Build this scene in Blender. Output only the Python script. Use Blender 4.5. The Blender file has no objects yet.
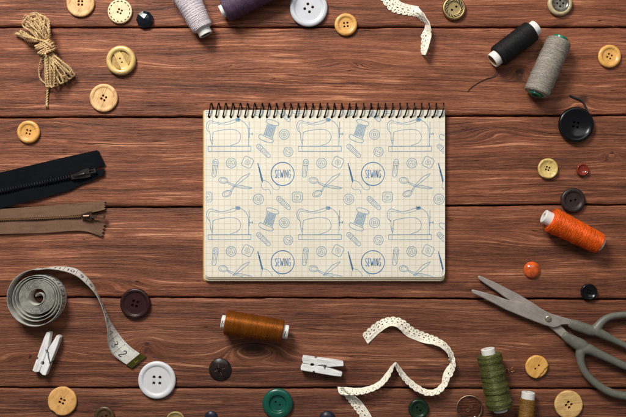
import bpy, bmesh, math, random
from mathutils import Vector, Matrix, noise as mnoise

random.seed(7)
SC = bpy.context.scene
COL = SC.collection
PX = 0.0008          # metres of table per photograph pixel
CAM_H = 0.62
PI = math.pi

# ------------------------------------------------------------------ camera, light, exposure
cam_d = bpy.data.cameras.new("camera")
cam = bpy.data.objects.new("camera", cam_d)
COL.objects.link(cam)
cam.location = (0, 0, CAM_H)
cam_d.sensor_width = 36
cam_d.lens = 36 * CAM_H / (626 * PX)
cam_d.clip_start = 0.02
cam_d.clip_end = 50
SC.camera = cam

W = bpy.data.worlds.new("World")
SC.world = W
W.use_nodes = True
W.node_tree.nodes["Background"].inputs[0].default_value = (0.98, 0.98, 1.0, 1)
W.node_tree.nodes["Background"].inputs[1].default_value = 0.16

def area(name, loc, target, size, power, color):
    l = bpy.data.lights.new(name, 'AREA')
    l.shape = 'RECTANGLE'; l.size = size[0]; l.size_y = size[1]; l.energy = power; l.color = color
    o = bpy.data.objects.new(name, l); COL.objects.link(o)
    o.location = loc
    d = Vector(target) - Vector(loc)
    o.rotation_euler = d.to_track_quat('-Z', 'Y').to_euler()
    return o
area("window_light", (-0.38, 0.74, 0.72), (-0.03, 0.03, 0), (0.32, 0.32), 15.5, (1.0, 0.965, 0.92))
area("soft_light", (0.25, 0.9, 1.3), (0.0, 0.05, 0), (1.2, 0.8), 6.0, (1.0, 0.98, 0.96))

vs = SC.view_settings
vs.view_transform = 'Standard'; vs.look = 'None'; vs.gamma = 1; vs.exposure = 0.0

def P(x, y, h=0.0):
    """photo pixel -> world point at height h (so that it shows at that pixel)"""
    k = (CAM_H - h) / CAM_H * PX
    return Vector(((x - 313) * k, (208.5 - y) * k, h))

# ------------------------------------------------------------------ node helper
class X:
    """node socket wrapper with arithmetic"""
    def __init__(s, nt, sock): s.nt = nt; s.k = sock
    def _m(s, op, *a, clamp=False):
        n = s.nt.nodes.new('ShaderNodeMath'); n.operation = op; n.use_clamp = clamp
        for i, v in enumerate((s,) + a):
            if isinstance(v, X): s.nt.links.new(v.k, n.inputs[i])
            else: n.inputs[i].default_value = v
        return X(s.nt, n.outputs[0])
    def __add__(s, o): return s._m('ADD', o)
    __radd__ = __add__
    def __sub__(s, o): return s._m('SUBTRACT', o)
    def __mul__(s, o): return s._m('MULTIPLY', o)
    __rmul__ = __mul__
    def __truediv__(s, o): return s._m('DIVIDE', o)
    def mod(s, o): return s._m('FLOORED_MODULO', o)
    def abs(s): return s._m('ABSOLUTE')
    def sqrt(s): return s._m('SQRT')
    def exp(s): return s._m('EXPONENT')
    def floor(s): return s._m('FLOOR')
    def sin(s): return s._m('SINE')
    def lt(s, o): return s._m('LESS_THAN', o)
    def gt(s, o): return s._m('GREATER_THAN', o)
    def max(s, o): return s._m('MAXIMUM', o)
    def min(s, o): return s._m('MINIMUM', o)
    def pow(s, o): return s._m('POWER', o)
    def step(s, a, b):
        n = s.nt.nodes.new('ShaderNodeMapRange'); n.interpolation_type = 'SMOOTHSTEP'
        s.nt.links.new(s.k, n.inputs[0])
        lo, hi = (a, b) if a < b else (b, a)
        n.inputs[1].default_value = lo; n.inputs[2].default_value = hi
        n.inputs[3].default_value = 0.0 if a < b else 1.0
        n.inputs[4].default_value = 1.0 if a < b else 0.0
        return X(s.nt, n.outputs[0])

class Mat:
    def __init__(s, name, rough=0.5, metallic=0.0, spec=0.5):
        s.m = bpy.data.materials.new(name); s.m.use_nodes = True
        s.nt = s.m.node_tree
        s.b = s.nt.nodes['Principled BSDF']
        s.b.inputs['Roughness'].default_value = rough
        s.b.inputs['Metallic'].default_value = metallic
        s.b.inputs['Specular IOR Level'].default_value = spec
    def new(s, t): return s.nt.nodes.new(t)
    def obj(s):
        t = s.new('ShaderNodeTexCoord'); sp = s.new('ShaderNodeSeparateXYZ')
        s.nt.links.new(t.outputs['Object'], sp.inputs[0])
        return [X(s.nt, sp.outputs[i]) for i in range(3)]
    def uv(s):
        t = s.new('ShaderNodeUVMap'); sp = s.new('ShaderNodeSeparateXYZ')
        s.nt.links.new(t.outputs[0], sp.inputs[0])
        return X(s.nt, sp.outputs[0]), X(s.nt, sp.outputs[1])
    def attr(s, name):
        a = s.new('ShaderNodeAttribute'); a.attribute_name = name
        return X(s.nt, a.outputs['Fac'])
    def vec(s, *c):
        n = s.new('ShaderNodeCombineXYZ')
        for i, v in enumerate(c):
            if isinstance(v, X): s.nt.links.new(v.k, n.inputs[i])
            else: n.inputs[i].default_value = v
        return n.outputs[0]
    def noise(s, v, scale=1.0, detail=3.0, rough=0.5, dist=0.0):
        n = s.new('ShaderNodeTexNoise'); s.nt.links.new(v, n.inputs['Vector'])
        n.inputs['Scale'].default_value = scale; n.inputs['Detail'].default_value = detail
        n.inputs['Roughness'].default_value = rough; n.inputs['Distortion'].default_value = dist
        return X(s.nt, n.outputs[0])
    def ramp(s, x, stops):
        n = s.new('ShaderNodeValToRGB'); s.nt.links.new(x.k, n.inputs[0])
        el = n.color_ramp.elements
        while len(el) < len(stops): el.new(0.5)
        for e, (p, c) in zip(el, stops):
            e.position = p; e.color = (*c, 1)
        return n.outputs[0]
    def mix(s, f, a, b, mode='MIX'):
        n = s.new('ShaderNodeMix'); n.data_type = 'RGBA'; n.blend_type = mode
        if isinstance(f, X): s.nt.links.new(f.k, n.inputs[0])
        else: n.inputs[0].default_value = f
        for i, c in ((6, a), (7, b)):
            if isinstance(c, tuple): n.inputs[i].default_value = (*c, 1)
            else: s.nt.links.new(c, n.inputs[i])
        return n.outputs[2]
    def color(s, c):
        if isinstance(c, tuple): s.b.inputs['Base Color'].default_value = (*c, 1)
        else: s.nt.links.new(c, s.b.inputs['Base Color'])
    def bump(s, h, dist=0.0002, strength=1.0):
        n = s.new('ShaderNodeBump'); n.inputs['Strength'].default_value = strength
        n.inputs['Distance'].default_value = dist
        s.nt.links.new(h.k, n.inputs['Height']); s.nt.links.new(n.outputs[0], s.b.inputs['Normal'])
    def link(s, x, name): s.nt.links.new(x.k, s.b.inputs[name])

def srgb(r, g, b):
    f = lambda c: c / 12.92 if c <= 0.04045 else ((c + 0.055) / 1.055) ** 2.4
    return tuple(f(v / 255) for v in (r, g, b))

# ------------------------------------------------------------------ materials
def table_material():
    M = Mat('stained_pine_wood', rough=0.6, spec=0.22)
    x, y, z = M.obj()
    u = x / PX + 313.0
    v = (y / PX) * -1.0 + 208.5
    seed = M.attr('plank_seed')
    # slow wandering of the grain
    w1 = M.noise(M.vec(u / 420.0, v / 80.0, seed), 1.0, 2.0, 0.45) - 0.5
    w2 = M.noise(M.vec(u / 90.0, v / 26.0, seed + 7.0), 1.0, 2.0, 0.5) - 0.5
    w3 = M.noise(M.vec(u / 24.0, v / 7.0, seed + 17.0), 1.0, 2.0, 0.5) - 0.5
    F = v + w1 * 30.0 + w2 * 5.0 + w3 * 1.3
    knots = [(347, 62, 34, 6, 8), (185, 64, 46, 8, -9), (520, 72, 10, 7, 12), (578, 101, 18, 8, 9),
             (254, 347, 30, 11, 17), (147, 344, 16, 10, 10), (612, 154, 9, 5, 7), (40, 122, 40, 7, 7),
             (480, 348, 40, 8, 6), (95, 282, 50, 7, 6), (590, 20, 50, 8, 7), (548, 240, 50, 10, -7),
             (30, 350, 50, 11, 9), (500, 130, 34, 8, 7)]
    for cx, cy, a, b, amp in knots:
        d = ((u - cx) / a).pow(2.0) + ((v - cy) / b).pow(2.0)
        F = F + (d * -1.0).exp() * amp
    # ring bands, from broad to fine
    b1 = M.noise(M.vec(u / 900.0, F / 15.0, seed), 1.0, 2.0, 0.5)
    b2 = M.noise(M.vec(u / 520.0, F / 3.4, seed + 3.0), 1.0, 4.0, 0.65)
    b3 = M.noise(M.vec(u / 130.0, F / 1.1, seed + 5.0), 1.0, 3.0, 0.65)
    fib = M.noise(M.vec(u / 22.0, F / 0.8, seed + 9.0), 1.0, 2.0, 0.6)
    fib2 = M.noise(M.vec(u / 4.0, v / 1.0, seed + 2.0), 1.0, 3.0, 0.65)
    patch = M.noise(M.vec(u / 80.0, v / 20.0, seed + 11.0), 1.0, 4.0, 0.6)
    # thin raised late-wood lines, where a noise of F crosses its middle value
    r = M.noise(M.vec(u / 520.0, F / 9.0, seed + 21.0), 1.0, 3.0, 0.5)
    ridge = ((r - 0.5).abs()).step(0.024, 0.0)
    r2 = M.noise(M.vec(u / 300.0, F / 5.0, seed + 31.0), 1.0, 2.0, 0.5)
    ridge2 = ((r2 - 0.52).abs()).step(0.035, 0.0)
    lines = (ridge * patch.step(0.40, 0.60)).max(ridge2 * 0.6 * patch.step(0.46, 0.64))
    # short dark pores
    po = M.noise(M.vec(u / 34.0, F / 0.9, seed + 71.0), 1.0, 2.0, 0.6).step(0.60, 0.72) * b1.step(0.62, 0.42)
    t = b1 * 0.30 + b2 * 0.34 + b3 * 0.30 + fib * 0.24 + patch * 0.20 + fib2 * 0.18 + lines * 0.22 - po * 0.12 - 0.250
    c = M.ramp(t, [(0.28, (0.022, 0.0075, 0.0055)), (0.40, (0.070, 0.0235, 0.0135)), (0.49, (0.150, 0.0495, 0.0250)),
                   (0.58, (0.245, 0.083, 0.040)), (0.69, (0.38, 0.145, 0.073)), (0.84, (0.58, 0.26, 0.140))])
    # crisp fine late-wood lines and open pores
    f1 = M.noise(M.vec(u / 380.0, F / 2.6, seed + 81.0), 1.0, 2.0, 0.55)
    f2 = M.noise(M.vec(u / 170.0, F / 1.7, seed + 91.0), 1.0, 2.0, 0.55)
    dl = (f1 - 0.47).abs().step(0.022, 0.004).max((f2 - 0.44).abs().step(0.02, 0.004) * 0.8) * M.noise(M.vec(u / 50.0, v / 6.0, seed + 85.0), 1.0, 2.0, 0.6).step(0.40, 0.60)
    c = M.mix(dl * 0.55, c, (0.030, 0.0105, 0.0075))
    tick = M.noise(M.vec(u / 7.0, v / 0.8, seed + 95.0), 1.0, 1.0, 0.5).step(0.62, 0.72)
    c = M.mix(tick * 0.35, c, (0.035, 0.012, 0.008))
    falloff_tone = M.attr('plank_falloff_tone')
    c = M.mix(falloff_tone.step(0.0, 1.0), c, M.mix(1.0, c, (0.74, 0.77, 0.80), 'MULTIPLY'))  # board tone plus painted light falloff: lower planks darker and less orange
    # warm / cool drift across the boards
    warm = M.noise(M.vec(u / 200.0, v / 90.0, seed + 40.0), 1.0, 1.0, 0.5)
    c = M.mix(warm.step(0.3, 0.75) * 0.45, c, (0.94, 0.84, 0.76), 'MULTIPLY')
    # dark knot hearts
    for cx, cy, a, b in ((520, 71.5, 5.5, 3.2), (583, 99, 7, 4), (253, 347, 15, 5), (612, 153, 2.5, 1.6), (147, 344, 3, 2)):
        d = ((u - cx) / a).pow(2.0) + ((v - cy) / b).pow(2.0) + (b2 - 0.5) * 1.4 + (b3 - 0.5)
        c = M.mix(d.step(1.3, 0.2) * 0.75, c, (0.022, 0.009, 0.006))
    # long drying cracks
    cr = M.noise(M.vec(u / 150.0, F / 5.0, seed + 60.0), 1.0, 1.0, 0.5)
    crack = ((cr - 0.5).abs()).step(0.006, 0.0) * M.noise(M.vec(u / 40.0, v / 9.0, seed + 61.0), 1.0, 1.0, 0.5).step(0.56, 0.66)
    c = M.mix(crack * 0.8, c, (0.012, 0.005, 0.004))
    M.color(c)
    M.bump(b2 * 0.35 + b3 * 0.7 + fib * 0.6 + fib2 * 0.4 + lines * 0.25 - po * 0.3 - crack * 1.2, 0.0006, 0.85)
    M.link(b3 * 0.25 + 0.42, 'Roughness')
    return M.m

def plastic(name, col, rough=0.3, var=0.06, coat=0.0, scale=300, bump=0.00003):
    M = Mat(name, rough=rough)
    x, y, z = M.obj()
    n = M.noise(M.vec(x, y, z), scale, 3.0, 0.6)
    dark = tuple(c * (1 - var * 3) for c in col); lite = tuple(min(1, c * (1 + var * 2)) for c in col)
    M.color(M.ramp(n, [(0.3, dark), (0.55, col), (0.75, lite)]))
    n2 = M.noise(M.vec(x, y, z), 1500, 2.0, 0.5)
    M.link(n2 * 0.15 + (rough - 0.07), 'Roughness')
    M.bump(n2 + n * 0.6, bump, 1.0)
    if coat: M.b.inputs['Coat Weight'].default_value = coat
    if max(col) < 0.05: M.b.inputs['Specular IOR Level'].default_value = 0.28
    return M.m

def button_wood(name, col, dark, ang=0.0, rough=0.5, grain=1.0, spots=0.0, coat=0.0):
    M = Mat(name, rough=rough)
    x, y, z = M.obj()
    ca, sa = math.cos(ang), math.sin(ang)
    u = x * ca + y * sa; v = y * ca - x * sa
    w = M.noise(M.vec(u * 60, v * 130, z * 60), 1.0, 2.0) - 0.5
    g = M.noise(M.vec(u * 45, (v + w * 0.004) * 900, z * 100), 1.0, 3.0, 0.6)
    f = M.noise(M.vec(u * 300, v * 2600, z), 1.0, 2.0, 0.5)
    b = M.noise(M.vec(u * 110, v * 160, z), 1.0, 2.0, 0.5)
    t = (g - 0.5) * grain + (f - 0.5) * 0.5 * grain + (b - 0.5) * 0.6 + 0.5
    c = M.ramp(t, [(0.25, dark), (0.5, col), (0.75, tuple(min(1, k * 1.25) for k in col))])
    if spots:
        s = M.noise(M.vec(x, y, z), 420, 4.0, 0.65)
        c = M.mix(s.step(0.56, 0.68) * spots, c, tuple(k * 0.45 for k in dark))
    M.color(c)
    M.bump(g * 0.6 + f * 0.5, 0.00008, 0.8)
    if coat: M.b.inputs['Coat Weight'].default_value = coat
    return M.m

def thread_mat(name, col, lite=1.5, dark=0.55, rough=0.5, sheen=0.3, silk=0.0, band=120):
    M = Mat(name, rough=rough, spec=0.35)
    x, y, z = M.obj()
    n = M.noise(M.vec(x, y, z), 900, 2.0, 0.6)
    n2 = M.noise(M.vec(x, y, z), 120, 2.0, 0.5)
    nb_ = M.noise(M.vec(x * 420 + y * band, y * 30, z * 30), 1.0, 4.0, 0.65)
    t = n * 0.35 + n2 * 0.15 + nb_ * 0.5
    M.color(M.ramp(t, [(0.34, tuple(c * dark for c in col)), (0.5, col), (0.72, tuple(min(0.9, c * lite) for c in col))]))
    M.b.inputs['Sheen Weight'].default_value = sheen * 0.15
    M.b.inputs['Sheen Roughness'].default_value = 0.4
    M.b.inputs['Sheen Tint'].default_value = (*[min(1, c * 1.5 + 0.1) for c in col], 1)
    M.bump(M.noise(M.vec(x, y, z), 5000, 1.0, 0.5), 0.00005, 0.6)
    M.b.inputs['Metallic'].default_value = silk
    return M.m

def paper_mat(name, col, rough=0.75):
    M = Mat(name, rough=rough, spec=0.25)
    x, y, z = M.obj()
    n = M.noise(M.vec(x, y, z), 1800, 3.0, 0.6); n2 = M.noise(M.vec(x, y, z), 60, 2.0, 0.5)
    M.color(M.ramp(n * 0.5 + n2 * 0.5, [(0.3, tuple(c * 0.84 for c in col)), (0.6, col), (0.8, tuple(min(0.9, c * 1.06) for c in col))]))
    M.bump(n, 0.00006, 0.6)
    return M.m

def gridded_paper():
    M = Mat('squared_paper', rough=0.8, spec=0.2)
    x, y, z = M.obj()
    u = x / PX + 313.0; v = (y / PX) * -1.0 + 208.5
    n = M.noise(M.vec(x, y, z), 1500, 3.0, 0.6); n2 = M.noise(M.vec(x, y, z), 30, 3.0, 0.6)
    base = M.ramp(n * 0.4 + n2 * 0.6, [(0.3, srgb(214, 208, 190)), (0.55, srgb(225, 220, 203)), (0.75, srgb(231, 227, 212))])
    du = ((u + 0.4).mod(5.93) - 2.965).abs().step(2.45, 2.95)
    dv = ((v + 1.2).mod(5.93) - 2.965).abs().step(2.45, 2.95)
    ink = du.max(dv) * (n * 0.5 + 0.35)
    c = M.mix(ink * 0.9, base, srgb(184, 160, 130))
    M.color(c)
    M.bump(n, 0.00005, 0.5)
    return M.m

def metal(name, col, rough=0.35, brushed=None, scale=2000):
    M = Mat(name, rough=rough, metallic=1.0)
    x, y, z = M.obj()
    if brushed is not None:
        ca, sa = math.cos(brushed), math.sin(brushed)
        n = M.noise(M.vec((x * ca + y * sa) * 60, (y * ca - x * sa) * 1700, z), 1.0, 3.0, 0.6)
    else:
        n = M.noise(M.vec(x, y, z), scale, 3.0, 0.6)
    n2 = M.noise(M.vec(x, y, z), 90, 3.0, 0.6)
    t = n * 0.5 + n2 * 0.5
    M.color(M.ramp(t, [(0.3, tuple(c * 0.62 for c in col)), (0.55, col), (0.72, tuple(min(1, c * 1.3) for c in col))]))
    M.link(n * 0.25 + n2 * 0.2 + (rough - 0.2), 'Roughness')
    M.bump(n, 0.00003, 0.6)
    return M.m

def fabric(name, col, ang, rough=0.85, rib=0.0006, weave=0.00022, spec=0.2):
    M = Mat(name, rough=rough, spec=spec)
    u, v = M.uv()
    a = (u * (2 * PI / rib)).sin(); b = (v * (2 * PI / weave)).sin(); 
    n = M.noise(M.vec(u * 900, v * 900, 0), 1.0, 3.0, 0.6)
    n2 = M.noise(M.vec(u * 60, v * 250, 0), 1.0, 3.0, 0.6)
    t = a * 0.10 + b * 0.04 + n * 0.35 + n2 * 0.65
    M.color(M.ramp(t, [(0.25, tuple(c * 0.6 for c in col)), (0.5, col), (0.75, tuple(c * 1.35 for c in col))]))
    M.bump(a * 0.5 + b * 0.3 + n * 0.5, 0.00012, 0.8)
    return M.m

MT = {}
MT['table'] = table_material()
MT['under'] = plastic('dark_under_board', (0.02, 0.012, 0.009), 0.9)
MT['ink'] = paper_mat('blue_printing_ink', srgb(126, 156, 178), 0.7)
MT['ink_dark'] = paper_mat('deep_blue_printing_ink', srgb(88, 128, 166), 0.7)
MT['paper'] = gridded_paper()
MT['page'] = paper_mat('cream_page_edge', srgb(222, 208, 176))
MT['page2'] = paper_mat('cream_page_block', srgb(226, 214, 184))
MT['kraft'] = paper_mat('brown_cardboard', srgb(190, 142, 78))
MT['wire'] = metal('black_wire', (0.022, 0.019, 0.016), 0.4)
MT['white_card'] = paper_mat('white_card_tube', (0.72, 0.70, 0.66), 0.6)
MT['tan_card'] = paper_mat('tan_card_tube', srgb(190, 150, 85), 0.7)
MT['green_plastic'] = plastic('green_spool_plastic', (0.005, 0.16, 0.085), 0.3)
MT['black_ink'] = plastic('black_print', (0.02, 0.02, 0.02), 0.6)

# ------------------------------------------------------------------ mesh builder
class MB:
    def __init__(s): s.v = []; s.f = []; s.m = []; s.uv = []; s.has_uv = False
    def add(s, verts, faces, mi=0, uvs=None):
        o = len(s.v); s.v += [tuple(p) for p in verts]
        for i, f in enumerate(faces):
            s.f.append(tuple(o + k for k in f)); s.m.append(mi)
            if uvs: s.uv.append([uvs[k] for k in f]); s.has_uv = True
            else: s.uv.append([(0, 0)] * len(f))
    def lathe(s, prof, n=48, M=None, mi=0, warp=None):
        vs_, fs, rows = [], [], []
        for (r, z) in prof:
            if r < 1e-7:
                rows.append([len(vs_)]); vs_.append(Vector((0, 0, z)))
            else:
                row = []
                for k in range(n):
                    a = 2 * PI * k / n
                    p = Vector((r * math.cos(a), r * math.sin(a), z))
                    if warp: p = warp(p, a)
                    row.append(len(vs_)); vs_.append(p)
                rows.append(row)
        for a, b in zip(rows, rows[1:]):
            if len(a) == 1 and len(b) == 1: continue
            for k in range(n):
                k2 = (k + 1) % n
                if len(a) == 1: fs.append((a[0], b[k2], b[k]))
                elif len(b) == 1: fs.append((a[k], a[k2], b[0]))
                else: fs.append((a[k], a[k2], b[k2], b[k]))
        if M is not None: vs_ = [M @ p for p in vs_]
        s.add(vs_, [tuple(reversed(f)) for f in fs], mi)
    def tube(s, pts, r, n=6, mi=0, caps=True, closed=False, flat=1.0, up=None):
        pts = [Vector(p) for p in pts]; N = len(pts)
        if N < 2: return
        R = r if isinstance(r, (list, tuple)) else [r] * N
        tang = []
        for i in range(N):
            a = pts[(i - 1) % N] if (closed or i > 0) else pts[0]
            b = pts[(i + 1) % N] if (closed or i < N - 1) else pts[-1]
            d = b - a
            tang.append(d.normalized() if d.length > 1e-12 else (tang[-1] if tang else Vector((1, 0, 0))))
        ref = Vector(up) if up else (Vector((0, 0, 1)) if abs(tang[0].z) < 0.9 else Vector((1, 0, 0)))
        nrm = (ref - tang[0] * ref.dot(tang[0])).normalized()
        vv, ff = [], []
        for i in range(N):
            if up: nrm = (ref - tang[i] * ref.dot(tang[i])).normalized()
            else:
                nrm = nrm - tang[i] * nrm.dot(tang[i])
                nrm = nrm.normalized() if nrm.length > 1e-9 else tang[i].orthogonal().normalized()
            bn = tang[i].cross(nrm)
            for k in range(n):
                a = 2 * PI * k / n
                vv.append(pts[i] + (nrm * math.sin(a) * flat + bn * math.cos(a)) * R[i])
        for i in range(N if closed else N - 1):
            j = (i + 1) % N
            for k in range(n):
                k2 = (k + 1) % n
                ff.append((i * n + k, j * n + k, j * n + k2, i * n + k2))
        if caps and not closed:
            ff.append(tuple(range(n))); ff.append(tuple(reversed([(N - 1) * n + k for k in range(n)])))
        s.add(vv, ff, mi)
    def prism(s, outline, z0, z1, bev=0.0, mi=0, top_mi=None):
        """outline in metres (ccw), vertical sides, small bevel on the top"""
        ol = [Vector((p[0], p[1])) for p in outline]
        ar = sum(a.x * b.y - b.x * a.y for a, b in zip(ol, ol[1:] + ol[:1]))
        if ar < 0: ol.reverse()
        n = len(ol)
        def inset(d):
            out = []
            for i in range(n):
                a, b, c = ol[i - 1], ol[i], ol[(i + 1) % n]
                e1 = (b - a).normalized(); e2 = (c - b).normalized()
                n1 = Vector((-e1.y, e1.x)); n2 = Vector((-e2.y, e2.x))
                m = n1 + n2
                m = m.normalized() if m.length > 1e-6 else n1
                out.append(b + m * d / max(0.5, m.dot(n1)))
            return out
        rings = [(ol, z0)]
        if bev: rings = [(inset(bev), z0), (ol, z0 + bev), (ol, z1 - bev), (inset(bev), z1)]
        else: rings.append((ol, z1))
        vv = [(p.x, p.y, z) for r_, z in rings for p in r_]
        ff = []
        for j in range(len(rings) - 1):
            for i in range(n):
                k = (i + 1) % n
                ff.append((j * n + i, j * n + k, (j + 1) * n + k, (j + 1) * n + i))
        s.add(vv, ff, mi)
        o = (len(rings) - 1) * n
        s.add(vv[o:o + n], [tuple(range(n))], mi if top_mi is None else top_mi)
        s.add(vv[:n], [tuple(reversed(range(n)))], mi)
    def strip(s, A, B, mi=0, uvs=None):
        n = len(A)
        s.add(list(A) + list(B), [(i, i + 1, n + i + 1, n + i) for i in range(n - 1)], mi, uvs)
    def build(s, name, mats, parent=None, sharp=40, smooth=True, weld=False):
        me = bpy.data.meshes.new(name)
        me.from_pydata(s.v, [], s.f)
        if not isinstance(mats, (list, tuple)): mats = [mats]
        for m in mats: me.materials.append(m)
        me.polygons.foreach_set('material_index', s.m)
        me.polygons.foreach_set('use_smooth', [smooth] * len(s.f))
        if s.has_uv:
            l = me.uv_layers.new(name='UVMap')
            flat = [c for f in s.uv for p in f for c in p]
            l.data.foreach_set('uv', flat)
        me.update()
        if smooth and sharp: me.set_sharp_from_angle(angle=math.radians(sharp))
        o = bpy.data.objects.new(name, me); COL.objects.link(o)
        if parent: o.parent = parent
        return o

def bake(o, keep_sharp=40):
    """apply modifiers"""
    dg = bpy.context.evaluated_depsgraph_get(); dg.update()
    me = bpy.data.meshes.new_from_object(o.evaluated_get(dg))
    old = o.data
    o.modifiers.clear(); o.data = me; me.name = old.name
    bpy.data.meshes.remove(old)
    me.polygons.foreach_set('use_smooth', [True] * len(me.polygons))
    me.set_sharp_from_angle(angle=math.radians(keep_sharp))

def cut(o, cutter_mb, keep_sharp=35):
    c = cutter_mb.build('cutter', [], smooth=False)
    bm = bmesh.new(); bm.from_mesh(c.data); bmesh.ops.remove_doubles(bm, verts=bm.verts, dist=1e-7)
    bmesh.ops.recalc_face_normals(bm, faces=bm.faces); bm.to_mesh(c.data); bm.free()
    bm = bmesh.new(); bm.from_mesh(o.data); bmesh.ops.recalc_face_normals(bm, faces=bm.faces); bm.to_mesh(o.data); bm.free()
    bpy.context.view_layer.update()
    c.matrix_world = o.matrix_world
    m = o.modifiers.new('b', 'BOOLEAN'); m.object = c; m.operation = 'DIFFERENCE'; m.solver = 'EXACT'
    bpy.context.view_layer.update()
    bake(o, keep_sharp)
    d = c.data
    bpy.data.objects.remove(c); bpy.data.meshes.remove(d)

def tag(o, label, cat, group=None, kind=None):
    o['label'] = label; o['category'] = cat
    if group: o['group'] = group
    if kind: o['kind'] = kind
    return o

def empty(name, loc, rz, label, cat, group=None):
    o = bpy.data.objects.new(name, None); COL.objects.link(o)
    o.empty_display_size = 0.01
    o.location = loc; o.rotation_euler = (0, 0, rz)
    return tag(o, label, cat, group)

def world_parent(root):
    """parts are built in world coordinates: shift their meshes into the root's frame"""
    bpy.context.view_layer.update()
    inv = root.matrix_world.inverted()
    for c in root.children_recursive:
        if c.type == 'MESH' and not c.get('_done'):
            c.data.transform(inv); c['_done'] = 1
    for c in root.children_recursive:
        if '_done' in c: del c['_done']

def chaikin(p, it=2, closed=False):
    for _ in range(it):
        q = [] if closed else [p[0]]
        rng = range(len(p)) if closed else range(len(p) - 1)
        for i in rng:
            a = p[i]; b = p[(i + 1) % len(p)]
            q.append(tuple(a[k] * .75 + b[k] * .25 for k in range(len(a))))
            q.append(tuple(a[k] * .25 + b[k] * .75 for k in range(len(a))))
        if not closed: q.append(p[-1])
        p = q
    return p

def spline(pts, per=8, closed=False):
    """Catmull-Rom through points of any dimension"""
    n = len(pts); out = []
    g = lambda i: pts[i % n] if closed else pts[max(0, min(n - 1, i))]
    for i in range(n if closed else n - 1):
        a, b, c, d = g(i - 1), g(i), g(i + 1), g(i + 2)
        for k in range(per):
            t = k / per
            out.append(tuple(0.5 * (2 * b[q] + (c[q] - a[q]) * t + (2 * a[q] - 5 * b[q] + 4 * c[q] - d[q]) * t * t
                       + (3 * b[q] - a[q] - 3 * c[q] + d[q]) * t ** 3) for q in range(len(b))))
    if not closed: out.append(tuple(pts[-1]))
    return out

# ================================================================== THE TABLE (setting)
seams = [-66, 27.3, 116.5, 206.3, 298.2, 388.3, 478]
tb = MB(); seeds = []; falloff_tones = []
XL, XR = -130, 756
def wob(x, k): return (mnoise.noise(Vector((x / 45.0, k * 9.3, 1.7))) * 0.9 + mnoise.noise(Vector((x / 8.0, k * 5.1, 4.2))) * 0.5)
for i in range(len(seams) - 1):
    tilt = {1: (-0.3, 0.3), 2: (0.5, -0.6), 3: (0.9, -1.1), 4: (-0.9, 0.7), 5: (0.2, 0.4)}
    y0, y1 = seams[i], seams[i + 1]
    prof = [(0.9, -18.0), (0.75, -1.6), (1.2, -0.55), (2.3, -0.08), (4.5, 0.0)]
    n = 440
    rows = []
    s0, s1 = {0: (0, 0), 1: (0, 0), 2: (0.6, -0.2), 3: (0.9, -0.8), 4: (-0.6, 0.5), 5: (0.2, 0.6)}.get(i, (0, 0)), None
    for side in (0, 1):
        for (d, z) in (prof if side == 0 else reversed(prof)):
            row = []
            for k in range(n + 1):
                x = XL + (XR - XL) * k / n
                sd = seams[i] if side == 0 else seams[i + 1]
                kk = i + (0 if side == 0 else 1)
                slope = [0, 0, -1.0, -1.6, 1.3, 0.3, 0][kk] * (x - 313) / 313
                off = d * (1 + 0.35 * mnoise.noise(Vector((x / 30.0, kk * 3.0 + side, 8.0))))
                y = sd + slope + wob(x, kk) * 0.7 + (off if side == 0 else -off)
                row.append(((x - 313) * PX, (208.5 - y) * PX, z * 0.001))
            rows.append(row)
    vv = [p for r_ in rows for p in r_]; m = n + 1
    ff = [(j * m + k, (j + 1) * m + k, (j + 1) * m + k + 1, j * m + k + 1) for j in range(len(rows) - 1) for k in range(n)]
    tb.add(vv, ff, 0); seeds += [i * 13.7 + 2.0] * len(vv); falloff_tones += [(0.0, 0.05, 0.25, 0.35, 0.8, 1.0)[i]] * len(vv)  # plank tone rises toward the bottom, painting in the light's falloff
table = tb.build('tabletop', [MT['table']], sharp=80)
at = table.data.attributes.new('plank_seed', 'FLOAT', 'POINT'); at.data.foreach_set('value', seeds)
at = table.data.attributes.new('plank_falloff_tone', 'FLOAT', 'POINT'); at.data.foreach_set('value', falloff_tones)
table['kind'] = 'structure'
ub = MB(); ub.prism([((XL - 313) * PX, -0.25), ((XR - 313) * PX, -0.25), ((XR - 313) * PX, 0.25), ((XL - 313) * PX, 0.25)], -0.03, -0.0185)
u_ = ub.build('underframe', [MT['under']], smooth=False); u_['kind'] = 'structure'

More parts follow.
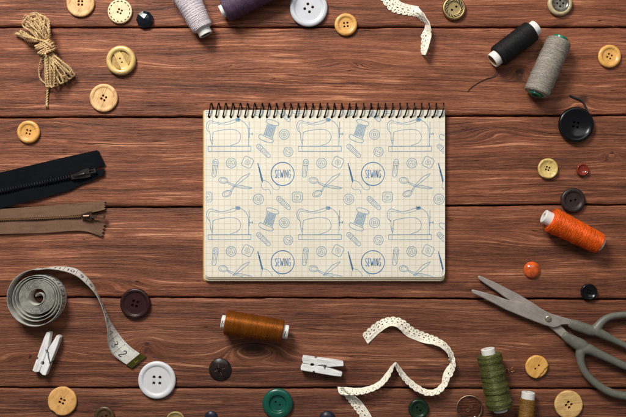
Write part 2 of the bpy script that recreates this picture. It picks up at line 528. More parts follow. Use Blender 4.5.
# ================================================================== BUTTONS
def button(px, py, r, mat, label, prof='rim', th=3.0, holes=4, hr=0.9, hd=2.1, ang=0.6, tilt=(0, 0), warp=None, name='button', seg=56,
           extra=None, z=0.0, mats=None):
    R = r * PX * (CAM_H - th * 0.0006) / CAM_H; T = th * 0.001; hr *= 1.28
    P_ = {
        'rim':  [(0, .62), (.50, .62), (.60, .66), (.70, .96), (.84, 1.0), (.95, .82), (1.0, .5), (.96, .18), (.84, 0), (0, 0)],
        'thin': [(0, .70), (.66, .70), (.72, .74), (.79, .98), (.90, 1.0), (.98, .8), (1.0, .45), (.94, .1), (.8, 0), (0, 0)],
        'flat': [(0, .92), (.60, .93), (.86, 1.0), (.95, .93), (1.0, .7), (1.0, .3), (.95, .02), (.8, 0), (0, 0)],
        'well': [(0, .42), (.40, .42), (.50, .46), (.56, .9), (.66, 1.0), (.82, .96), (.95, .75), (1.0, .45), (.93, .1), (.8, 0), (0, 0)],
        'dish': [(0, .5), (.3, .52), (.62, .68), (.80, .97), (.89, 1.0), (.97, .86), (1.0, .6), (.94, .2), (.76, 0), (0, 0)],
        'dome': [(0, 1.0), (.3, .97), (.6, .84), (.85, .55), (.97, .35), (1.0, .22), (.95, .05), (.8, 0), (0, 0)],
        'cup':  [(0, .35), (.45, .42), (.72, .7), (.86, 1.0), (.95, .96), (1.0, .7), (.92, .2), (.7, 0), (0, 0)],
        'step': [(0, .74), (.52, .74), (.56, .80), (.60, .80), (.63, .74), (.76, .78), (.80, 1.0), (.90, 1.0), (.97, .85), (1.0, .5), (.95, .1), (.8, 0), (0, 0)],
    }[prof]
    pr = chaikin([(a * R, b * T) for a, b in P_], 2)
    pr[0] = (0, pr[0][1]); pr[-1] = (0, 0)
    mb = MB(); mb.lathe(pr, seg, warp=warp)
    o = mb.build(name, mats or [mat])
    if holes:
        c = MB()
        hd_ = hd * PX; hr_ = hr * PX
        for k in range(holes):
            a = ang + 2 * PI * k / holes
            Mx = Matrix.Translation((hd_ * math.cos(a), hd_ * math.sin(a), -0.002))
            c.lathe([(0, 0), (hr_, 0), (hr_, T + 0.005), (0, T + 0.005)], 14, Mx)
        cut(o, c)
    p = P(px, py, T * 0.6)
    o.location = (p.x, p.y, z + abs(tilt[0]) * R * 0.9 + abs(tilt[1]) * R * 0.9 + 0.0001)
    o.rotation_euler = (tilt[0], tilt[1], 0)
    return tag(o, label, 'button', 'buttons scattered on the wooden table')

tan1 = button_wood('pale_tan_wood', srgb(210, 172, 120), srgb(166, 122, 76), 0.5, 0.6, 1.3)
tan2 = button_wood('warm_tan_wood', srgb(210, 168, 114), srgb(168, 122, 74), 1.2, 0.6, 1.3, spots=0.25)
yel = button_wood('ochre_lacquered_wood', srgb(204, 152, 78), srgb(172, 118, 48), 0.3, 0.4, 0.7, coat=0.2)
yel2 = button_wood('ochre_lacquered_wood_fine', srgb(214, 160, 82), srgb(180, 124, 54), 1.0, 0.4, 0.7, coat=0.2)
cork = button_wood('speckled_cork', srgb(208, 158, 92), srgb(176, 118, 58), 0.9, 0.75, 0.6, spots=0.5)
cream = button_wood('cream_wood', srgb(216, 196, 152), srgb(190, 164, 116), 0.1, 0.5, 0.5)
whitep = plastic('white_button_plastic', (0.60, 0.61, 0.62), 0.35, 0.01, coat=0.2)
whitep2 = plastic('cool_white_plastic', (0.50, 0.51, 0.54), 0.38, 0.01, coat=0.2)
brownp = plastic('dark_brown_plastic', (0.026, 0.008, 0.007), 0.35, 0.08)
brownp2 = plastic('umber_plastic', (0.028, 0.017, 0.014), 0.4, 0.08)
blackp = plastic('black_button_plastic', (0.004, 0.004, 0.005), 0.2, 0.05); blackp.node_tree.nodes['Principled BSDF'].inputs['Specular IOR Level'].default_value = 0.3
teal = plastic('deep_teal_plastic', (0.003, 0.070, 0.044), 0.28, 0.05)
dgreen = plastic('dark_green_plastic', (0.008, 0.024, 0.010), 0.3, 0.1)
navy = plastic('navy_plastic', (0.012, 0.015, 0.028), 0.35, 0.1)
orangep = plastic('marbled_orange_stone', srgb(206, 88, 30), 0.18, 0.16, coat=0.5, scale=260)
amberp = plastic('red_amber_plastic', srgb(128, 42, 22), 0.16, 0.12, coat=0.5)
paleg = plastic('pale_gold_plastic', srgb(206, 178, 106), 0.35, 0.08, scale=500)
yellow_horn = plastic('yellow_horn', srgb(206, 176, 110), 0.3, 0.07, coat=0.3, scale=180)
olive = plastic('olive_brown_plastic', srgb(74, 54, 26), 0.4, 0.15)
khaki = plastic('khaki_plastic', srgb(160, 140, 86), 0.35, 0.08)

button(80.5, 3, 14.2, tan2, 'pale tan wooden button cut by the top edge, beside the stitched cream button', 'thin', 2.6, ang=0.75, hr=1.0, hd=2.4)
# stitched button: dashes are real grooves
o = button(120, 11.5, 12.3, cream, 'cream button with a ring of dark dashes near its rim', 'flat', 2.4, ang=0.35, hr=0.9, hd=2.2)
dash = MB()
for k in range(16):
    a0 = 2 * PI * k / 16 + .1; rr = 10.1 * PX
    pts = [(rr * math.cos(a0 + q * .06), rr * math.sin(a0 + q * .06), 0.00244) for q in range(4)]
    dash.tube(pts, 0.00036, 6)
d = dash.build('stitch_ring', plastic('dark_stitch', srgb(60, 46, 26), 0.7), o)
button(103.8, 98, 14.2, tan2, 'warm tan four-hole button left of the white thread, under the yellow barred button', 'thin', 2.6, ang=0.25, hr=1.0, hd=2.4)
button(28.5, 132, 11.6, yel, 'ochre lacquered button above the black zipper', 'rim', 3.2, ang=0.55, hr=0.8, hd=2.3)
button(345.9, 24.6, 11.5, yel, 'ochre lacquered button between the big white button and the lace', 'rim', 3.2, ang=0.9, hr=0.8, hd=2.4)
button(609.6, 56.3, 11.7, yel2, 'ochre four-hole button near the right edge beside the grey thread', 'rim', 3.0, ang=0.3, hr=0.8, hd=2.4)
button(308.7, 8, 19, whitep2, 'big cool white four-hole button cut by the top edge', 'thin', 3.6, ang=0.2, hr=1.15, hd=4.0)
button(157, 380, 19, whitep, 'big white four-hole button at the end of the measuring tape', 'thin', 3.6, ang=0.75, hr=1.25, hd=4.2)
button(135.3, 303.5, 15.4, brownp, 'glossy reddish dark brown four-hole button right of the tape coil', 'thin', 3.8, ang=0.5, hr=1.1, hd=3.0)
button(573, 200.3, 12.7, brownp2, 'dark umber two-hole button with a broad rim above the orange thread', 'rim', 3.6, holes=2, ang=0.2, hr=0.9, hd=2.3)
button(575.9, 124.7, 18.0, blackp, 'large glossy black button with a thick rim below the grey thread', 'dish', 5.2, ang=0.6, hr=1.0, hd=3.0)
button(588.8, 291.7, 8.3, blackp, 'small black ridged button above the scissors handles', 'dish', 3.6, ang=0.5, hr=0.6, hd=1.8)
button(277.7, 403.6, 15.5, teal, 'deep teal green button with a sunken two-hole centre', 'well', 4.0, holes=2, ang=-0.6, hr=0.8, hd=2.6)
button(418.7, 409, 10.4, dgreen, 'small dark green two-hole button beneath the lace curve', 'rim', 3.2, holes=2, ang=-0.7, hr=0.9, hd=2.2)
button(327.4, 419.5, 8.4, navy, 'dark navy button mostly cut by the bottom edge, near the folded lace', 'dome', 4.2, holes=0)
button(211, 417.5, 6.6, navy, 'tiny black button cut by the bottom edge, right of the khaki button', 'dome', 3.0, holes=0)
button(175.6, 421, 10.0, khaki, 'khaki rimmed button cut by the bottom edge, under the big white button', 'cup', 3.4, holes=2)
button(104.3, 416.5, 10.4, olive, 'dark olive brown button cut by the bottom edge', 'rim', 3.0, holes=2, ang=0.4)
def chip(p, a):
    d = 1 + 0.012 * mnoise.noise(Vector((math.cos(a) * 3, math.sin(a) * 3, 5)))
    q = (a - math.radians(232)) 
    if abs(q) < 0.17: d -= 0.055
    return Vector((p.x * d, p.y * d, p.z))
button(62.4, 401, 14.5, cork, 'speckled cork-like button with a chipped edge beneath the standing-apart clothespin', 'flat', 2.8, ang=0.35, hr=1.1, hd=2.5, warp=chip, seg=90)
def rag(p, a):
    d = 1 + 0.016 * mnoise.noise(Vector((math.cos(a) * 4, math.sin(a) * 4, 2)))
    return Vector((p.x * d, p.y * d, p.z))
button(568.5, 404.5, 14.2, button_wood('grained_tan_wood', srgb(202, 164, 104), srgb(166, 124, 70), 0.15, 0.6, 1.0, spots=0.35),
       'tan wood-grained four-hole button under the scissors handle', 'flat', 2.8, ang=0.15, hr=1.15, hd=2.7, warp=rag)
# yellow split button (two stacked levels)
def split(p, a):
    if p.z > 0.0012:
        side = p.x * math.cos(-0.72) + p.y * math.sin(-0.72)
        if side > 0.0058: return Vector((p.x * 0.955, p.y * 0.955, p.z - 0.0009))
    return rag(p, a)
button(536.8, 366.8, 11.6, yel2, 'ochre two-hole button with a cracked off rim right of the green thread', 'flat', 3.4, holes=2, ang=0.75, hr=0.85, hd=2.4, warp=split, seg=90)
# pale gold uneven
def uneven(p, a):
    n = mnoise.noise(Vector((p.x * 420, p.y * 420, 3)))
    d = 1 + 0.03 * mnoise.noise(Vector((math.cos(a) * 2.5, math.sin(a) * 2.5, 9)))
    return Vector((p.x * d, p.y * d, p.z + (0.00045 * n if p.z > 0.001 else 0)))
button(547.8, 168.6, 10.3, paleg, 'pale gold dimpled button between the black and umber buttons', 'dish', 3.6, ang=0.4, hr=0.8, hd=1.9, warp=uneven)
button(582.4, 169.7, 6.2, amberp, 'tiny red amber button under the large black button', 'dish', 3.6, holes=0)
button(532.4, 270, 8.4, orangep, 'glossy domed orange button above the scissors blades', 'dome', 4.6, holes=0)
# horn button with engraved cross
hb = button(220, 369.6, 11.4, plastic('dark_horn', (0.018, 0.010, 0.008), 0.3, 0.2, coat=0.0, scale=400),
       'dark mottled horn button under the brown thread', 'dome', 3.4, ang=0.3, hr=0.7, hd=1.9)
hm = MB()
for k in range(4):
    a = 0.3 + k * PI / 2
    hm.tube([(1.9 * PX * math.cos(a), 1.9 * PX * math.sin(a), 0.0033), (5.5 * PX * math.cos(a), 5.5 * PX * math.sin(a), 0.00305)], 0.00022, 6)
hm.build('cross_groove', plastic('pale_horn', (0.11, 0.08, 0.06), 0.4), hb)

# barred yellow button: rim, two sunken half moons and a raised bar
yb = button(121, 60.4, 15.0, yellow_horn, 'creamy yellow button with two half-moon panels beside a bar', 'rim', 5.0, holes=0, seg=64)
c = MB()
for s_ in (-1, 1):
    ol = []
    for k in range(17):
        a = math.radians(-69 + 138 * k / 16)
        ol.append((s_ * 9.6 * PX * math.cos(a) , 9.6 * PX * math.sin(a)))
    Mr = Matrix.Rotation(math.radians(28), 4, 'Z')
    ol = [tuple((Mr @ Vector((x, y, 0))).xy) for x, y in ol]
    c.prism(ol, 0.0022, 0.008)
for s_ in (-1, 1):
    q = Mr @ Vector((0, s_ * 2.1 * PX, 0))
    c.lathe([(0, 0), (0.9 * PX, 0), (0.9 * PX, 0.01), (0, 0.01)], 14, Matrix.Translation((q.x, q.y, -0.001)))
cut(yb, c)
barm = MB()
for s_ in (-1, 1):
    ol = [tuple((Mr @ Vector((s_ * x * PX, y * PX, 0))).xy) for x, y in ((4.1, -7.4), (6.2, -6.4), (7.8, -4), (8.5, 0), (7.8, 4), (6.2, 6.4), (4.1, 7.4))]
    barm.prism(ol, 0.0021, 0.0030, 0.0002)
barm.build('half_moon_inlay', plastic('tan_inlay', srgb(176, 138, 76), 0.35, 0.16, scale=700), yb)

# faceted black button
fb = MB()
fac = 9; Rf = 8.8 * PX
fb.lathe([(0, 0), (Rf * .85, 0), (Rf, 0.0016), (Rf * .97, 0.0028), (Rf * .60, 0.0046), (0, 0.0054)], fac, Matrix.Rotation(0.35, 4, 'Z'))
fo = fb.build('button', [plastic('faceted_black_glass', (0.005, 0.007, 0.011), 0.12, 0.03, coat=0.2)], smooth=False)
p = P(144.6, 19.3, 0.003); fo.location = (p.x, p.y, 0.0001)
tag(fo, 'small faceted black glass button right of the stitched cream button', 'button', 'buttons scattered on the wooden table')
fo.data.materials.append(plastic('grey_facet', (0.22, 0.21, 0.19), 0.3))
best = max((f for f in fo.data.polygons if f.center.z > .003), key=lambda f: f.center.y - f.center.x)
best.material_index = 1

# ornate metal button
mbn = button(454, 8.5, 11.8, metal('antique_brass', (0.36, 0.27, 0.12), 0.42), 'ornate antique brass button with swirling relief at the top edge',
             'step', 3.4, holes=2, ang=0.65, hr=0.9, hd=2.7)
dk = MB(); sw = MB()
for k in range(16):
    a = 2 * PI * k / 16
    pts = []
    for q in range(7):
        t = q / 6; rr = (6.3 + 3.0 * t) * PX; aa = a + 0.55 * t
        pts.append((rr * math.cos(aa), rr * math.sin(aa), 0.00285))
    sw.tube(pts, [0.00035 * (0.5 + math.sin(PI * (q / 6)) * 0.8) for q in range(7)], 6)
    a += PI / 16
    pts = []
    for q in range(7):
        t = q / 6; rr = (6.5 + 2.6 * t) * PX; aa = a + 0.55 * t
        pts.append((rr * math.cos(aa), rr * math.sin(aa), 0.00264))
    dk.tube(pts, [0.00045 * (0.5 + math.sin(PI * (q / 6)) * 0.8) for q in range(7)], 6, flat=0.4)
sw.build('swirl_relief', metal('bright_brass', (0.50, 0.38, 0.18), 0.35), mbn)
dk.build('dark_inlay', MT['black_ink'], mbn)

# beige rim button with mottled centre
bb = button(560, 3.5, 12.6, plastic('bone_rim', srgb(176, 160, 124), 0.35, 0.08), 'bone coloured button with a dark mottled centre at the top edge right of centre',
            'rim', 4.2, holes=4, ang=0.0, hr=1.1, hd=3.0)
ins = MB(); 
ins.lathe(chaikin([(0, 0.0030), (5.6 * PX, 0.0030), (7.3 * PX, 0.0036), (8.2 * PX, 0.0042)], 2), 48)
io = ins.build('mottled_centre', plastic('grey_mother_of_pearl', srgb(96, 90, 78), 0.22, 0.28, coat=0.4, scale=500), bb)
c = MB()
for k in range(4):
    a = k * PI / 2
    c.lathe([(0, -.002), (1.1 * PX, -.002), (1.1 * PX, .006), (0, .006)], 14, Matrix.Translation((3.0 * PX * math.cos(a), 3.0 * PX * math.sin(a), 0)))
mo = io.modifiers.new('s', 'SOLIDIFY'); mo.thickness = 0.0002; bpy.context.view_layer.update(); bake(io); cut(io, c)

# transparent button
G = Mat('clear_amber_resin', rough=0.06)
G.b.inputs['Transmission Weight'].default_value = 1.0
G.b.inputs['Base Color'].default_value = (0.88, 0.77, 0.68, 1); G.b.inputs['IOR'].default_value = 1.33
tbn = button(469.2, 408, 13.2, G.m, 'transparent amber-rimmed button left of the green thread', 'thin', 2.6, holes=2, ang=0.95, hr=1.0, hd=2.4)
rimm = MB(); rr = 12.5 * PX
rimm.tube([(rr * math.cos(2 * PI * k / 64), rr * math.sin(2 * PI * k / 64), 0.0018) for k in range(64)], 0.00055, 8, closed=True)
for s_ in (-1, 1):
    cx, cy = s_ * 2.4 * PX * math.cos(.95), s_ * 2.4 * PX * math.sin(.95)
    rimm.tube([(cx + 0.0010 * math.cos(2 * PI * k / 20), cy + 0.0010 * math.sin(2 * PI * k / 20), 0.0020) for k in range(20)], 0.00022, 6, closed=True)
rimm.build('gilt_rim', metal('dull_gilt', (0.50, 0.34, 0.20), 0.4), tbn)

# ================================================================== THREAD SPOOLS
def spool(label, name, A, B, rA, rB, coreA, coreB, rc, tmat, cmat, style, pitch=0.00034, tr=0.00019, core2=None, inner=0.68, shape=None, seed=1, caps_dark=None):
    """A,B: px of the thread body's ends; coreA, coreB: px by which the core sticks out; r* in px"""
    rnd = random.Random(seed)
    ra, rb, rcm = rA * PX, rB * PX, rc * PX
    a = P(A[0], A[1], ra); b = P(B[0], B[1], rb)
    ax = (b - a); L = ax.length; ax.normalize()
    root = empty(name, (a + b) / 2 - Vector((0, 0, (ra + rb) / 2)), math.atan2(ax.y, ax.x), label, 'thread spool', 'spools of sewing thread')
    q = Vector((0, 0, 1)); e1 = (q - ax * q.dot(ax)).normalized(); e2 = ax.cross(e1)
    F = Matrix(((e1.x, e2.x, ax.x, a.x), (e1.y, e2.y, ax.y, a.y), (e1.z, e2.z, ax.z, a.z), (0, 0, 0, 1)))
    c0, c1 = -coreA * PX, L + coreB * PX
    rin = rcm * inner
    cm = MB()
    cm.lathe(chaikin([(rin, c0 + .0005), (rin, c0), (rcm, c0), (rcm, c0 + .0012), (rcm, L / 2), (rcm, c1 - .0012), (rcm, c1), (rin, c1), (rin, c1 - .0005)], 2), 40, F, 0)
    cm.lathe([(rin, c1 - .0004), (rin, L / 2), (rin, c0 + .0004)], 40, F, 1)
    cm.build('core', [cmat, core2 or cmat], root)
    sh = shape or (lambda t: 1.0)
    def rad(t): return (ra + (rb - ra) * t) * sh(t)
    prof = []
    NS = 40
    for k in range(NS + 1):
        t = k / NS
        e = min(t, 1 - t) * L
        edge = math.sqrt(max(0.0, 1 - max(0, 1 - e / 0.0016) ** 2))
        prof.append((rcm + (rad(t) - tr * 1.4 - rcm) * (0.55 + 0.45 * edge), t * L))
    prof = [(rcm * .98, 0)] + prof + [(rcm * .98, L)]
    th = MB(); 
    th.lathe(prof, 40, F)
    def surf(t, th_, lift=0.0):
        e = min(t, 1 - t) * L
        edge = math.sqrt(max(0.0, 1 - max(0, 1 - e / 0.0016) ** 2))
        r_ = rcm + (rad(t) - tr - rcm) * (0.55 + 0.45 * edge) + lift
        return F @ Vector((r_ * math.cos(th_), r_ * math.sin(th_), t * L))
    if style == 'parallel':
        n = int(L / pitch); seg = 22; pts = []
        for i in range(n * seg + 1):
            t = i / (n * seg)
            jit = mnoise.noise(Vector((t * 60, seed, 0))) * 0.0003
            pts.append(surf(min(1, max(0, t + jit / L)), 2 * PI * i / seg, tr * 0.5 * mnoise.noise(Vector((t * 200, seed, 3)))))
        th.tube(pts, tr, 5)
    else:
        # cross-wound: many passes to and fro, several turns each
        turns = {'cross': 7, 'loose': 3.4, 'fine': 11}[style]
        passes = {'cross': 34, 'loose': 120, 'fine': 34}[style]
        seg = 20; phi = 0.0; pts = []
        # base layer
        n = int(L / (pitch * 1.3))
        for i in range(n * seg + 1):
            t = i / (n * seg)
            pts.append(surf(t, 2 * PI * i / seg, -tr * 0.4))
        th.tube(pts, tr, 5)
        for p_ in range(passes):
            tn = turns * rnd.uniform(0.75, 1.25); N = int(tn * seg)
            pts = []; lo, hi = rnd.uniform(0.0, 0.05), rnd.uniform(0.95, 1.0)
            if style == 'loose':
                c_ = (p_ % 9 + .5) / 9 + rnd.uniform(-.05, .05); lo, hi = max(0, c_ - .16), min(1, c_ + .16)
            lf = rnd.uniform(-0.2, 1.0) * tr * (1.5 if style != 'loose' else 2.6)
            for i in range(N + 1):
                t = i / N; t = t if p_ % 2 == 0 else 1 - t
                t = lo + (hi - lo) * t
                phi += 2 * PI / seg
                pts.append(surf(t, phi, lf))
            phi += rnd.uniform(0, 2.0)
            th.tube(pts, tr * (1.0 if style != 'loose' else rnd.uniform(.8, 1.3)), 5)
    for k in range(170):
        t = rnd.uniform(.02, .98); a0 = rnd.uniform(0, 2 * PI); q0 = surf(t, a0, tr * .5); q1 = surf(min(1, max(0, t + rnd.uniform(-.03, .03))), a0 + rnd.uniform(-.12, .12), rnd.uniform(.0004, .0013))
        q2 = surf(min(1, max(0, t + rnd.uniform(-.06, .06))), a0 + rnd.uniform(-.25, .25), rnd.uniform(.0002, .0018))
        th.tube([q0, q1, q2], [.00006, .00005, .00002], 3)
    th.build('thread', [tmat], root, sharp=0)
    world_parent(root)
    return root, F, L

t_white = thread_mat('white_lilac_thread', srgb(214, 204, 210), 1.15, 0.8, 0.6)
t_purple = thread_mat('plum_thread', srgb(80, 60, 82), 1.5, 0.6)
t_black = thread_mat('black_thread', (0.0045, 0.0045, 0.005), 1.6, 0.5, 0.6, 0.0)
t_grey = thread_mat('grey_thread', srgb(150, 143, 132), 1.25, 0.75, 0.5)
t_orange = thread_mat('orange_thread', srgb(226, 92, 12), 1.22, 0.62, 0.42, silk=0.25, band=330)
t_brown = thread_mat('golden_brown_thread', srgb(138, 76, 16), 1.35, 0.6, 0.36, silk=0.6, band=0)
t_green = thread_mat('olive_green_thread', srgb(90, 92, 48), 1.4, 0.6, 0.38, silk=0.3, band=250)
t_ochre = thread_mat('ochre_brown_thread', srgb(124, 88, 34), 1.7, 0.5)

spool('spool of lilac white thread cut by the top edge', 'thread_spool', (180, -16), (203, 29), 14, 10.2, 4, 6.5, 6.8, t_white, MT['white_card'], 'cross',
      tr=0.00020, seed=3, inner=0.78, core2=plastic('shaded_tube_inside', (0.10, 0.09, 0.06), 0.8))  # tube inside coloured dark, painting the shade in the hollow
spool('spool of plum purple thread cut by the top edge', 'thread_spool', (224, 10.5), (285, -20), 12.0, 12.5, 3.6, 5, 6.3, t_purple, MT['white_card'], 'fine',
      tr=0.00016, seed=4, inner=0.5)
spool('spool of black thread on a white card tube', 'thread_spool', (497.5, 57), (531.5, 30.8), 11.2, 10.8, 6.5, 6.2, 7.6, t_black, MT['white_card'], 'fine',
      tr=0.00017, core2=MT['tan_card'], seed=5, inner=0.80)
spool('fat spool of grey thread on a green plastic core', 'thread_spool', (536.2, 93.5), (559.5, 40.5), 12.6, 12.0, 2.2, 3.6, 7.4, t_grey, MT['green_plastic'], 'fine',
      tr=0.00015, seed=6, inner=0.5, shape=lambda t: 1 + 0.02 * math.sin(t * PI))
spool('spool of bright orange thread under the umber button', 'thread_spool', (550.5, 219.5), (599.5, 243.7), 12.3, 10.4, 7.8, 2.6, 6.8, t_orange, MT['white_card'], 'cross',
      tr=0.00021, seed=7, inner=0.45)
r_, F_, L_ = spool('spool of golden brown thread below the notebook', 'thread_spool', (225.3, 322.3), (283.0, 331.3), 12.4, 11.4, 4.0, 5.4, 6.7, t_brown, MT['white_card'], 'parallel',
      tr=0.00015, pitch=0.00027, seed=8, inner=0.4)
spool('slumping spool of olive green thread', 'thread_spool', (488.8, 354), (500, 408), 11.5, 12.2, 5.6, 3.6, 6.8, t_green, MT['white_card'], 'loose',
      tr=0.00017, seed=9, inner=0.5, shape=lambda t: 1 + 0.05 * math.sin(t * 23) + 0.03 * math.sin(t * 57 + 1))
spool('small slim spool of ochre brown thread cut by the bottom edge', 'thread_spool', (527.8, 398.5), (523, 450), 7.2, 7.2, 6.6, 3, 6.5, t_ochre, MT['white_card'], 'fine',
      tr=0.00019, seed=10, inner=0.4)

# small printed marks on the brown spool's ends
def arcline(mb, pts3, w=0.00016, mi=0): mb.tube(pts3, w, 4, mi)
for (zz, rot) in ((-0.0017, 0.0), (L_ + 0.0022, 0.1)):
    mk = MB()
    glyph = [(-1.5, 1.2), (-.6, 1.9), (.4, 1.4), (.2, .3), (-1.2, -.6), (1.2, -1.0)]
    pts = []
    for gx, gy in spline(glyph, 4):
        th_ = gx * 0.30 + rot; z_ = zz + gy * 0.0006
        r0 = 6.7 * PX + 0.00002
        pts.append(F_ @ Vector((r0 * math.cos(th_), r0 * math.sin(th_), z_)))
    mk.tube(pts, 0.00019, 4)
    mo_ = mk.build('printed_mark', MT['black_ink'], next(c_ for c_ in r_.children if c_.name.startswith('core')))
    mo_.data.transform(r_.matrix_world.inverted())

# loose thread ends
def loose(name, label, pts, r, mat, h=0.0004, cat='thread'):
    m = MB(); sp = spline([(p[0], p[1]) + ((p[2],) if len(p) > 2 else (h,)) for p in pts], 8)
    m.tube([P(x, y, max(z, r)) for x, y, z in sp], r, 6)
    return tag(m.build(name, mat), label, cat)
loose('loose_thread', 'thin dark loose thread end trailing from the black spool', [(498, 67, .003), (494, 76, .001), (486, 79), (478, 83), (472, 87), (467.5, 91.5)], 0.00028, MT['black_ink'])
loose('leather_cord', 'short black cord curling above the large black button', [(570, 95.2), (574, 97.5), (579, 99), (583, 102), (586, 108), (588, 114)], 0.0008, MT['black_ink'], cat='cord')
ch = MB(); rnd = random.Random(5)
for k in range(9):
    x, y = 509 + rnd.uniform(-3, 5), 370 + rnd.uniform(-2, 2); a = rnd.uniform(-.6, 1.0); l = rnd.uniform(1.2, 3.2)
    ch.tube([P(x, y, .0004), P(x + l * .5 * math.cos(a), y + l * .5 * math.sin(a), .0011), P(x + l * math.cos(a), y + l * math.sin(a), .0005)], [.00018, .0003, .00015], 5)
tag(ch.build('wood_splinter', button_wood('splinter', srgb(190, 140, 90), srgb(150, 100, 60))), 'tiny pale wood splinters lying right of the green thread', 'splinter')

# ================================================================== NOTEBOOK
nb = empty('notebook', P(325, 196, 0), 0, 'spiral notebook with cream squared cover printed with blue sewing sketches', 'notebook')
TH = 0.0052
def rrect(x0, y0, x1, y1, r, n=6, rt=None):
    rt = r if rt is None else rt
    out = []
    for cx, cy, a0, q in ((x1 - r, y1 - r, 0, r), (x0 + r, y1 - r, 90, r), (x0 + rt, y0 + rt, 180, rt), (x1 - rt, y0 + rt, 270, rt)):
        for k in range(n + 1):
            a = math.radians(a0 + 90 * k / n)
            out.append((cx + q * math.cos(a), cy + q * math.sin(a)))
    return out
def tow(ol, h): return [tuple(P(x, y, h).xy) for x, y in ol]
slots = MB()
NR = 33
rx = [208.8 + (439.2 - 208.8) * k / (NR - 1) for k in range(NR)]
for x in rx:
    slots.prism(tow(rrect(x - .55, 115.9, x + 1.75, 118.3, .6, 2), TH), 0.0008, 0.008)
cv = MB(); cv.prism(tow(rrect(204.7, 110.0, 445.0, 277.0, 4.5, 6, 1.0), TH), TH - 0.00035, TH, 0.00004)
cover = cv.build('front_cover', [MT['paper'], MT['ink'], MT['ink_dark']], nb)
cut(cover, slots, 50)
pb = MB()
for k, (zt, off, lx) in enumerate([(.00038, .7, .1), (.00070, 1.7, .3), (.00102, 1.9, .5), (.00134, 2.5, .6), (.00166, 3.3, .6), (.0020, 3.7, .8), (.0026, 3.9, .9), (.0031, 3.9, 1.0), (.0036, 4.0, 1.1)]):
    z1 = TH - zt; z0 = z1 - .00030
    pb.prism(tow(rrect(205.0 - lx, 110.6, 444.8 - lx * 0.2 + 0.15 * math.sin(k), 277.2 + off, 4.5, 6, 1.0), z1), z0, z1, 0.00003, mi=k % 2)
pblock = pb.build('page_block', [MT['page'], MT['page2']], nb)
cut(pblock, slots, 50)
bc = MB(); bc.prism(tow(rrect(202.9, 110.4, 444.6, 281.6, 4.0, 6, 1.0), 0.0008), 0.00005, 0.00085, 0.00008)
bcov = bc.build('back_cover', MT['kraft'], nb)
# wire binding: one helix
hx = MB(); pts = []
cy, cz, rr = 110.6, 0.0030, 6.0 * PX
step = (rx[-1] - rx[0]) / (NR - 1)
for i in range((NR) * 26 - 12):
    ph = i / 26.0
    a = 2 * PI * ph - 0.2
    # front strand dives into the slot, back strand returns under
    x = rx[0] + 0.3 + step * (ph - 0.10 + 0.10 * math.sin(a))
    yy = cy * 1.0; 
    p0 = P(x, cy, 0)
    jb = mnoise.noise(Vector((ph * 0.9, 2, 2)))
    pts.append(Vector((p0.x + jb * .0007 * max(0, -math.cos(a)), p0.y - math.cos(a) * rr * (1.12 + .07 * jb * (math.cos(a) < 0)), cz + math.sin(a) * rr * 0.78)))
pts = [p + Vector((0, 0, 0.0012)) for p in pts]
hx.tube(pts, 0.00056, 8)
hx.build('spiral_binding', MT['wire'], nb)

# ---- printed sketches on the cover (part of the cover's mesh)
ink = MB(); zc = [TH + 0.00002]
XMIN, XMAX, YMIN, YMAX = 205.6, 444.4, 110.6, 276.6
def inside(p): return XMIN < p[0] < XMAX and YMIN < p[1] < YMAX
def stroke(pts, w=0.55, mi=0, closed=False):
    """polyline in px -> flat ribbon on the cover"""
    if closed: pts = list(pts) + [pts[0]]
    # resample to short pieces so it can be cut at the page edge
    res = []
    for a, b in zip(pts, pts[1:]):
        n = max(1, int(math.dist(a, b) / 0.8))
        for k in range(n): res.append((a[0] + (b[0] - a[0]) * k / n, a[1] + (b[1] - a[1]) * k / n))
    res.append(pts[-1])
    runs, cur = [], []
    for p in res:
        if inside(p): cur.append(p)
        else:
            if len(cur) > 1: runs.append(cur)
            cur = []
    if len(cur) > 1: runs.append(cur)
    for run in runs:
        zc[0] += 1.0e-8
        L_, R_ = [], []
        n = len(run)
        for i in range(n):
            a = run[max(0, i - 1)]; b = run[min(n - 1, i + 1)]
            dx, dy = b[0] - a[0], b[1] - a[1]; d = math.hypot(dx, dy) or 1
            ww = w * (0.85 + 0.3 * mnoise.noise(Vector((run[i][0] * .4, run[i][1] * .4, 0)))) / 2 * 1.22
            nx, ny = -dy / d * ww, dx / d * ww
            L_.append(P(run[i][0] + nx, run[i][1] + ny, zc[0])); R_.append(P(run[i][0] - nx, run[i][1] - ny, zc[0]))
        ink.strip(L_, R_, mi)
def circ(cx, cy, r, ry=None, n=22, a0=0, a1=360, rot=0):
    ry = ry or r; out = []
    for k in range(n + 1):
        a = math.radians(a0 + (a1 - a0) * k / n); x, y = r * math.cos(a), ry * math.sin(a)
        c_, s_ = math.cos(rot), math.sin(rot)
        out.append((cx + x * c_ - y * s_, cy + x * s_ + y * c_))
    return out
def Z(ox, oy, lst, dx=0, dy=0, s=5.956): return [(ox + x / s + dx, oy + y / s + dy) for x, y in lst]
